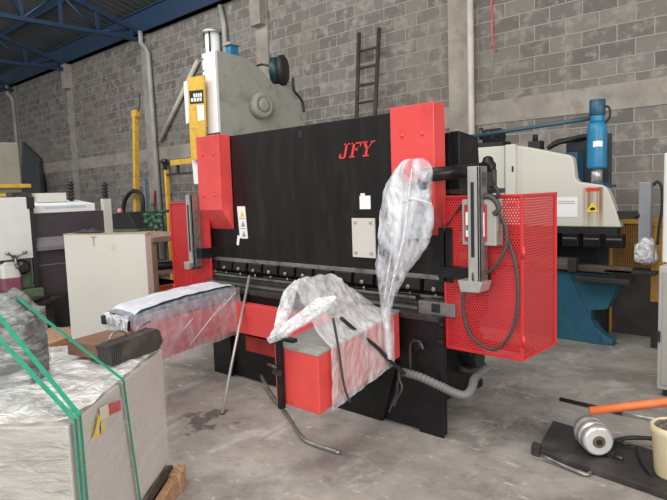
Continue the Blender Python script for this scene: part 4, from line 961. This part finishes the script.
# top gear: motor, hoses, tank
mc = at(494, 139, 'y', 6.4)
tm = obj('pump_motor', MB().lathe((mc.x-.12, 6.4, mc.z+.02), (1, 0, 0), [(0, .07), (.02, .10), (.2, .10), (.24, .06)], 20).box(mc.x-.16, mc.x+.16, 6.3, 6.5, mc.z-.13, mc.z-.04), 'dark', wp)
for k in range(3): obj('valve', MB().cyl((mc.x-.12+k*.1, 6.32, mc.z), (mc.x-.12+k*.1, 6.32, mc.z+.13-.02*k), .028, 10), 'dsteel', tm)
vv = at(535, 141, 'y', 6.3)
obj('valve_block', MB().box(vv.x-.08, vv.x+.06, 6.3, 6.4, vv.z-.09, vv.z).cyl((vv.x-.02, 6.35, vv.z), (vv.x-.02, 6.35, vv.z+.07), .03, 10), 'dark', wp)
for dy in (0, .06):
    obj('hydraulic_hose', MB().tube([at(548, 148, 'y', 6.3+dy), at(558, 143-dy*20, 'y', 6.3+dy), at(570, 140, 'y', 6.3+dy), at(580, 137+dy*40, 'y', 6.3+dy), at(590, 136, 'y', 6.3+dy)], .026, 10, 5), 'rubber', wp)
obj('blue_tank', box(-2.98, -2.40, 6.30, 6.48, 1.3, 1.92), 'dblue', wp, .01)
obj('rear_cabinet', box(-2.60, -2.14, 6.50, 6.56, .7, 2.10), 'tank', wp, .01)
# upper tooling, lower table
obj('tool_holder', box(-3.9, -1.90, FY-.01, FY+.08, 1.10, zb0), 'ink', wp)
for k in range(6):
    x = -3.05+k*.21
    tc_ = obj('tool_clamp', box(x, x+.16, FY-.04, FY+.05, .97, 1.10), 'black2', wp, .004)
    obj('clamp_edge', box(x+.01, x+.15, FY-.044, FY-.039, 1.045, 1.06), 'steel', tc_)
obj('back_plate', box(-3.9, -2.2, FY+.3, FY+.34, .74, 1.16), 'ink', wp)
obj('die', box(-3.9, -1.75, FY-.06, FY+.06, .735, .79), mat('grimy_brown_steel', (.11, .08, .06), .5, .3, var=.3), wp, .004)
obj('die_block', box(-3.9, -2.35, FY-.05, FY+.03, .79, .85), 'steel', wp)
obj('die_clamp', box(-2.34, -2.25, FY-.10, FY-.02, .72, .86), 'dark', wp, .006)
bt = [(-3.9, .0), (-2.0, .0), (-1.935, .015), (-1.93, .05), (-2.05, .12), (-2.14, .22), (-2.14, .33), (-1.99, .36), (-1.93, .5), (-1.91, .70), (-3.9, .735)]
obj('base', MB().prism([(x, FY, z) for x, z in bt], (0, .12, 0)), 'teal', wp, .006)
br2 = [at(x, y, 'y', FY-.012) for x, y in ((562, 272), (577, 268), (588, 302), (600, 330), (604, 344), (566, 340))]
obj('base_rib', MB().prism([(-2.47, FY-.012, .60), (-2.36, FY-.012, .70), (-2.05, FY-.012, .08), (-2.05, FY-.012, .0), (-2.15, FY-.012, .0), (-2.47, FY-.012, .42)], (0, .013, 0)), 'dblue', wp)
obj('front_shelf', box(-2.25, -1.74, FY-.16, FY+.02, .64, .69).box(-2.0, -1.55, FY-.06, FY+.06, .73, .765), 'dark', wp, .006)
obj('base_back', box(-3.9, -2.10, FY+.12, FY+.4, 0, .6), 'dark', wp)
obj('side_leg', box(-3.85, -3.7, FY, FY+.9, 0, 1.2), 'beige', wp)

# ------------------------------------------------------------------ yellow mesh fence, wrapped pendant and pale cabinet at the right
SY = 6.55
sf = thing('safety_fence', (-1.8, SY, 0), 'yellow framed mesh safety fence behind the beige press brake', 'fence')
f0, f1 = at(597, 240, 'y', SY), at(640, 222, 'y', SY)
obj('top_rail', box(-2.15, -1.50, SY-.02, SY+.02, 1.165, 1.215), 'oyellow', sf, .003)
obj('post', box(-2.19, -2.13, SY-.03, SY+.03, 0, 1.0), 'oyellow', sf, .003)
wires = MB()
for k in range(30): wires.box(-2.14+k*.022, -2.136+k*.022, SY-.002, SY+.002, .72, 1.17)
for k in range(21): wires.box(-2.15, -1.50, SY-.002, SY+.002, .72+k*.022, .724+k*.022)
obj('mesh_panel', wires, 'oyellow', sf)
obj('lower_dark_panel', box(-2.13, -1.5, SY+.03, SY+.04, .0, .72), mat('dark_brown_panel', (.05, .043, .038), .7, var=.3), sf)  # plain dark panel from the floor up to the mesh
obj('back_sheet', box(-2.13, -1.5, SY+.06, SY+.07, .72, 1.16), mat('rusty_dark_sheet', (.10, .055, .03), .7, var=.3), sf)
yp2 = at(659, 222, 'y', 6.2)
pf = thing('fence_post', (yp2.x, 6.2, 0), 'yellow post at the right edge beside the pale cabinet', 'post')
obj('post', box(yp2.x-.05, yp2.x+.06, 6.15, 6.2, .45, yp2.z), 'oyellow', pf, .004)
obj('base_column', box(yp2.x-.04, yp2.x+.05, 6.15, 6.21, 0, .45), 'dark', pf)
obj('cap', box(yp2.x-.10, yp2.x+.06, 6.14, 6.21, yp2.z-.04, yp2.z), 'oyellow', pf, .004)
gpx = at(645.5, 200, 'y', 6.0)
wd = thing('control_pendant', (gpx.x, 6.0, 0), 'slim grey control post with its lower end bagged in silver film', 'control post')
ptop = at(645.5, 182, 'y', 6.0).z; pbot = at(645.5, 255, 'y', 6.0).z
obj('post', box(gpx.x-.052, gpx.x+.052, 5.97, 6.06, pbot, ptop), mat('blue_grey_enamel', (.27, .28, .30), .45), wd, .008)
obj('cable', MB().tube([(gpx.x+.06, 6.03, ptop-.03), (gpx.x+.09, 6.03, ptop+.0), (gpx.x+.125, 6.03, ptop-.06), (gpx.x+.13, 6.03, ptop-.25), (gpx.x+.11, 6.03, ptop-.42), (gpx.x+.10, 6.03, pbot+.1)], .013, 8, 5), 'rubber', wd)
obj('support_arm', box(-1.93, gpx.x-.04, 6.02, 6.10, at(632, 219, 'y', 6.05).z, at(632, 211, 'y', 6.05).z), 'dark', wd, .004)
obj('arm_knob', MB().lathe((gpx.x-.06, 5.99, at(642, 215, 'y', 6.0).z), (0, -1, 0), [(0, .02), (.03, .025), (.04, .01)], 10), 'dark', wd)
fb = [(236, 645, 650), (240, 640, 654), (246, 637, 655), (252, 635, 656), (258, 634.5, 657), (262, 637, 655), (264, 642, 652)]
def bag2(u, v):
    s = u*(len(fb)-1); i = min(int(s), len(fb)-2); t = s-i
    row, l, r = [fb[i][k]*(1-t)+fb[i+1][k]*t for k in range(3)]
    c = at((l+r)/2, row, 'y', 6.0); w = (r-l)/2*(c-CAM).dot(CF)/F; a = 2*math.pi*v
    k = 1+.22*nz((math.cos(a)*3+c.z*8, c.z*10, math.sin(a)*3))
    return c+hx*(w*math.cos(a)*k)+hy*(w*.7*math.sin(a)*k)
obj('film_bag', MB().grid(bag2, 30, 30, True), 'film_foil', wd)
obj('pendant_box', box(gpx.x-.08, gpx.x+.09, 5.96, 6.08, at(645, 262, 'y', 6.0).z, at(645, 244, 'y', 6.0).z), 'grey', wd, .01)
EX = -1.13
rcab = thing('control_cabinet', (-.7, 5.0, 0), 'pale grey machine cabinet cut off at the right edge', 'cabinet')
c1 = at(659, 300, 'y', 4.9)
rx0 = at(657.5, 330, 'y', 4.75).x
obj('lower_body', box(rx0, rx0+1.0, 4.75, 5.4, .06, .98), mat('light_grey_enamel', (.40, .40, .38), .5, var=.05), rcab, .01)
obj('plinth', box(rx0+.03, rx0+1.0, 4.8, 5.4, 0, .06), 'dark', rcab)
rx1 = at(663, 200, 'y', 4.95).x
obj('upper_body', box(rx1, rx1+.9, 4.95, 5.4, .98, 1.80), mat('pale_enamel', (.62, .62, .60), .5, var=.04), rcab, .01)
for k in range(2): obj('door', box(rx0+.03+k*.48, rx0+.49+k*.48, 4.738, 4.752, .10, .94), 'grey', rcab, .004)
obj('upper_panel', box(rx1+.08, rx1+.82, 4.942, 4.952, 1.06, 1.72), 'grey', rcab, .004)
for k in range(6): obj('vent_slot', box(rx0+.62, rx0+.86, 4.735, 4.739, .70+k*.03, .71+k*.03), 'dark', rcab)
obj('door_latch', box(rx0+.0, rx0+.02, 4.735, 4.75, .42, .5), 'dark', rcab)

# ------------------------------------------------------------------ bottom right: plate, roller, pipes, bucket
fa = V((-1.474, 3.277, 0)); fd = V((.993, -.122, 0)); bdv = V((-.106, .48, 0))
sl = thing('steel_plate', fa, 'oily black plate lying on the concrete at the near right', 'plate')
obj('plate', MB().obox(fa+V((0, 0, .002)), fd*1.7, bdv, (0, 0, .038)), 'slab', sl, .006)
obj('end_block', MB().obox(fa+V((-.03, -.02, .0)), fd*.055, bdv*.14, (0, 0, .062)), 'slab', sl, .008)
h = [at(541, 455, 'z', .035), at(560, 464, 'z', .02), at(583, 474, 'z', .014), at(588, 474, 'z', .014), at(592, 471, 'z', .014), at(598, 466, 'z', .012)]
obj('hook_handle', MB().tube(h, .010, 10, 2), 'steel', sl)
ro = thing('roller', (-1.2, 3.48, .04), 'shiny aluminium grooved roller lying on the black plate', 'roller')
rc0 = V((-1.155, 3.38, .133)); rdir = V((-.62, .78, 0)); rdir.normalize()
obj('body', MB().lathe(rc0, rdir, [(0, 0.06405), (0.002, 0.07778), (0.008, 0.08418), (0.02, 0.08693), (0.05, 0.08693), (0.052, 0.08052), (0.06, 0.08052), (0.062, 0.08967), (0.1, 0.09059), (0.104, 0.08601), (0.13, 0.08601), (0.134, 0.09059), (0.165, 0.09059), (0.168, 0.08418), (0.19, 0.08418), (0.195, 0.07686), (0.215, 0.0732), (0.22, 0.04575)], 36), mat('polished_aluminium', (.72, .71, .69), .28, .65, var=.1, vs=14), ro)
obj('end_face', MB().lathe(rc0-rdir*.001, rdir, [(0, .074), (.004, .075)], 32), mat('machined_face', (.70, .69, .66), .4, .3, var=.08), ro)
obj('bore', MB().lathe(rc0-rdir*.006, rdir, [(0, .034), (.004, .036), (.006, .036)], 24), mat('rusty_bore', (.13, .095, .07), .6), ro)
obj('bore_core', MB().lathe(rc0-rdir*.008, rdir, [(0, .018), (.003, .018)], 20), 'ink', ro)
# scrap below the roller
for k, (px, py, ln, an) in enumerate(((602, 452, .07, .5), (611, 455, .09, -.6), (618, 443, .07, .2))):
    c = at(px, py, 'z', .05)
    tag(obj('clamp_piece', MB().tube([c, c+V((ln*math.cos(an), ln*math.sin(an)*.6, .01))], .009, 8).box(c.x-.015, c.x+.02, c.y-.015, c.y+.02, .041, .066), 'dsteel'),
        ('small dark clamp piece below the roller face', 'small dark bar at the front of the roller', 'small dark bracket right of the roller')[k], 'metal piece', 'clamp pieces by the roller')
tag(obj('rubber_hose', MB().tube([at(604, 447, 'z', .055), at(615, 441, 'z', .06), at(628, 438, 'z', .06), at(645, 438, 'z', .06), at(665, 440, 'z', .06)], .013, 10, 5), 'rubber'),
    'black hose on the plate running from the roller to the bucket', 'hose')
tag(obj('rubber_hose', MB().tube([at(652, 474, 'z', .055), at(645, 466, 'z', .055), at(640, 457, 'z', .055), at(638, 448, 'z', .055)], .012, 10, 5), 'rubber'),
    'short black hose curving on the plate in front of the cream bucket', 'hose')
bcx, bcy = -.79, 3.42
bu = thing('bucket', (bcx, bcy, .04), 'cream plastic bucket full of metal scrap at the right edge', 'bucket')
bshift = at(653.5, 450, 'y', 3.42).x+.107
bcx = bshift
bu.location = (bcx, bcy, .04)
obj('body', MB().lathe((bcx, bcy, .041), (0, 0, 1), [(0, .095), (.01, .10), (.22, .115), (.24, .122), (.27, .122), (.275, .112), (.25, .108)], 32), 'bucket', bu)
def heap(u, v):
    a = 2*math.pi*v; r = .106*u; return V((bcx+r*math.cos(a), bcy+r*math.sin(a), .30+.04*(1-u)+.02*nz((r*30*math.cos(a), r*30*math.sin(a), 1))))
tag(obj('swarf', MB().grid(heap, 10, 24, True), 'chips', bu), kind='stuff')
tag(obj('orange_pipe', MB().tube([V((-1.225, 3.424, .285)), V((-.90, 3.62, .352)), V((-.45, 3.90, .445))], .024, 14), 'opipe'), 'orange pipe lying across the roller and the cream bucket', 'pipe')
r0_, r1_ = at(560, 399, 'z', .015), at(622, 413, 'z', .02)
lan = thing('lance', r0_, 'long black rod with a bright tip on the floor behind the roller', 'rod')
obj('black_tube', MB().tube([r0_, r1_], .014, 10), 'rubber', lan)
obj('silver_tip', MB().tube([r1_, at(655, 419, 'z', .02)], .008, 8), 'alu', lan)

# ------------------------------------------------------------------ light
w = bpy.data.worlds.new('daylight'); SC.world = w; w.use_nodes = True
bg = w.node_tree.nodes['Background']; bg.inputs['Color'].default_value = (.93, .97, 1, 1); bg.inputs['Strength'].default_value = .58
def area(name, loc, target, sx, sy, power, col):
    l = bpy.data.lights.new(name, 'AREA'); l.shape = 'RECTANGLE'; l.size = sx; l.size_y = sy; l.energy = power; l.color = col
    o = bpy.data.objects.new(name, l); COL.objects.link(o); o.location = loc
    o.rotation_euler = (V(target)-V(loc)).to_track_quat('-Z', 'Y').to_euler(); return o
area('overhead_fill', (-2.0, .3, 7.0), (-2.4, 3.4, 0), 6, 3, 420, (1, .97, .93))  # added overhead fill lamp; the roof sheet has no opening here
area('far_left_fill', (-10.0, 1.0, 6.9), (-12.5, 6.5, 1.0), 8, 3, 620, (.98, .98, 1))  # added fill lamp that brightens the dim far-left wall and roof
area('doorway_daylight', (1.5, -5.5, 3.6), (-3.2, 4.5, 1.0), 7, 4, 560, (1, .98, .95))
area('right_side_fill', (6.0, 2.0, 3.2), (-3.0, 2.5, 1.0), 4, 3, 330, (1, .98, .95))  # added fill lamp for faces turned right; no window stands there
SC.view_settings.view_transform = 'Standard'; SC.view_settings.look = 'None'; SC.view_settings.gamma = 1
SC.view_settings.use_curve_mapping = False
SC.view_settings.exposure = -.2
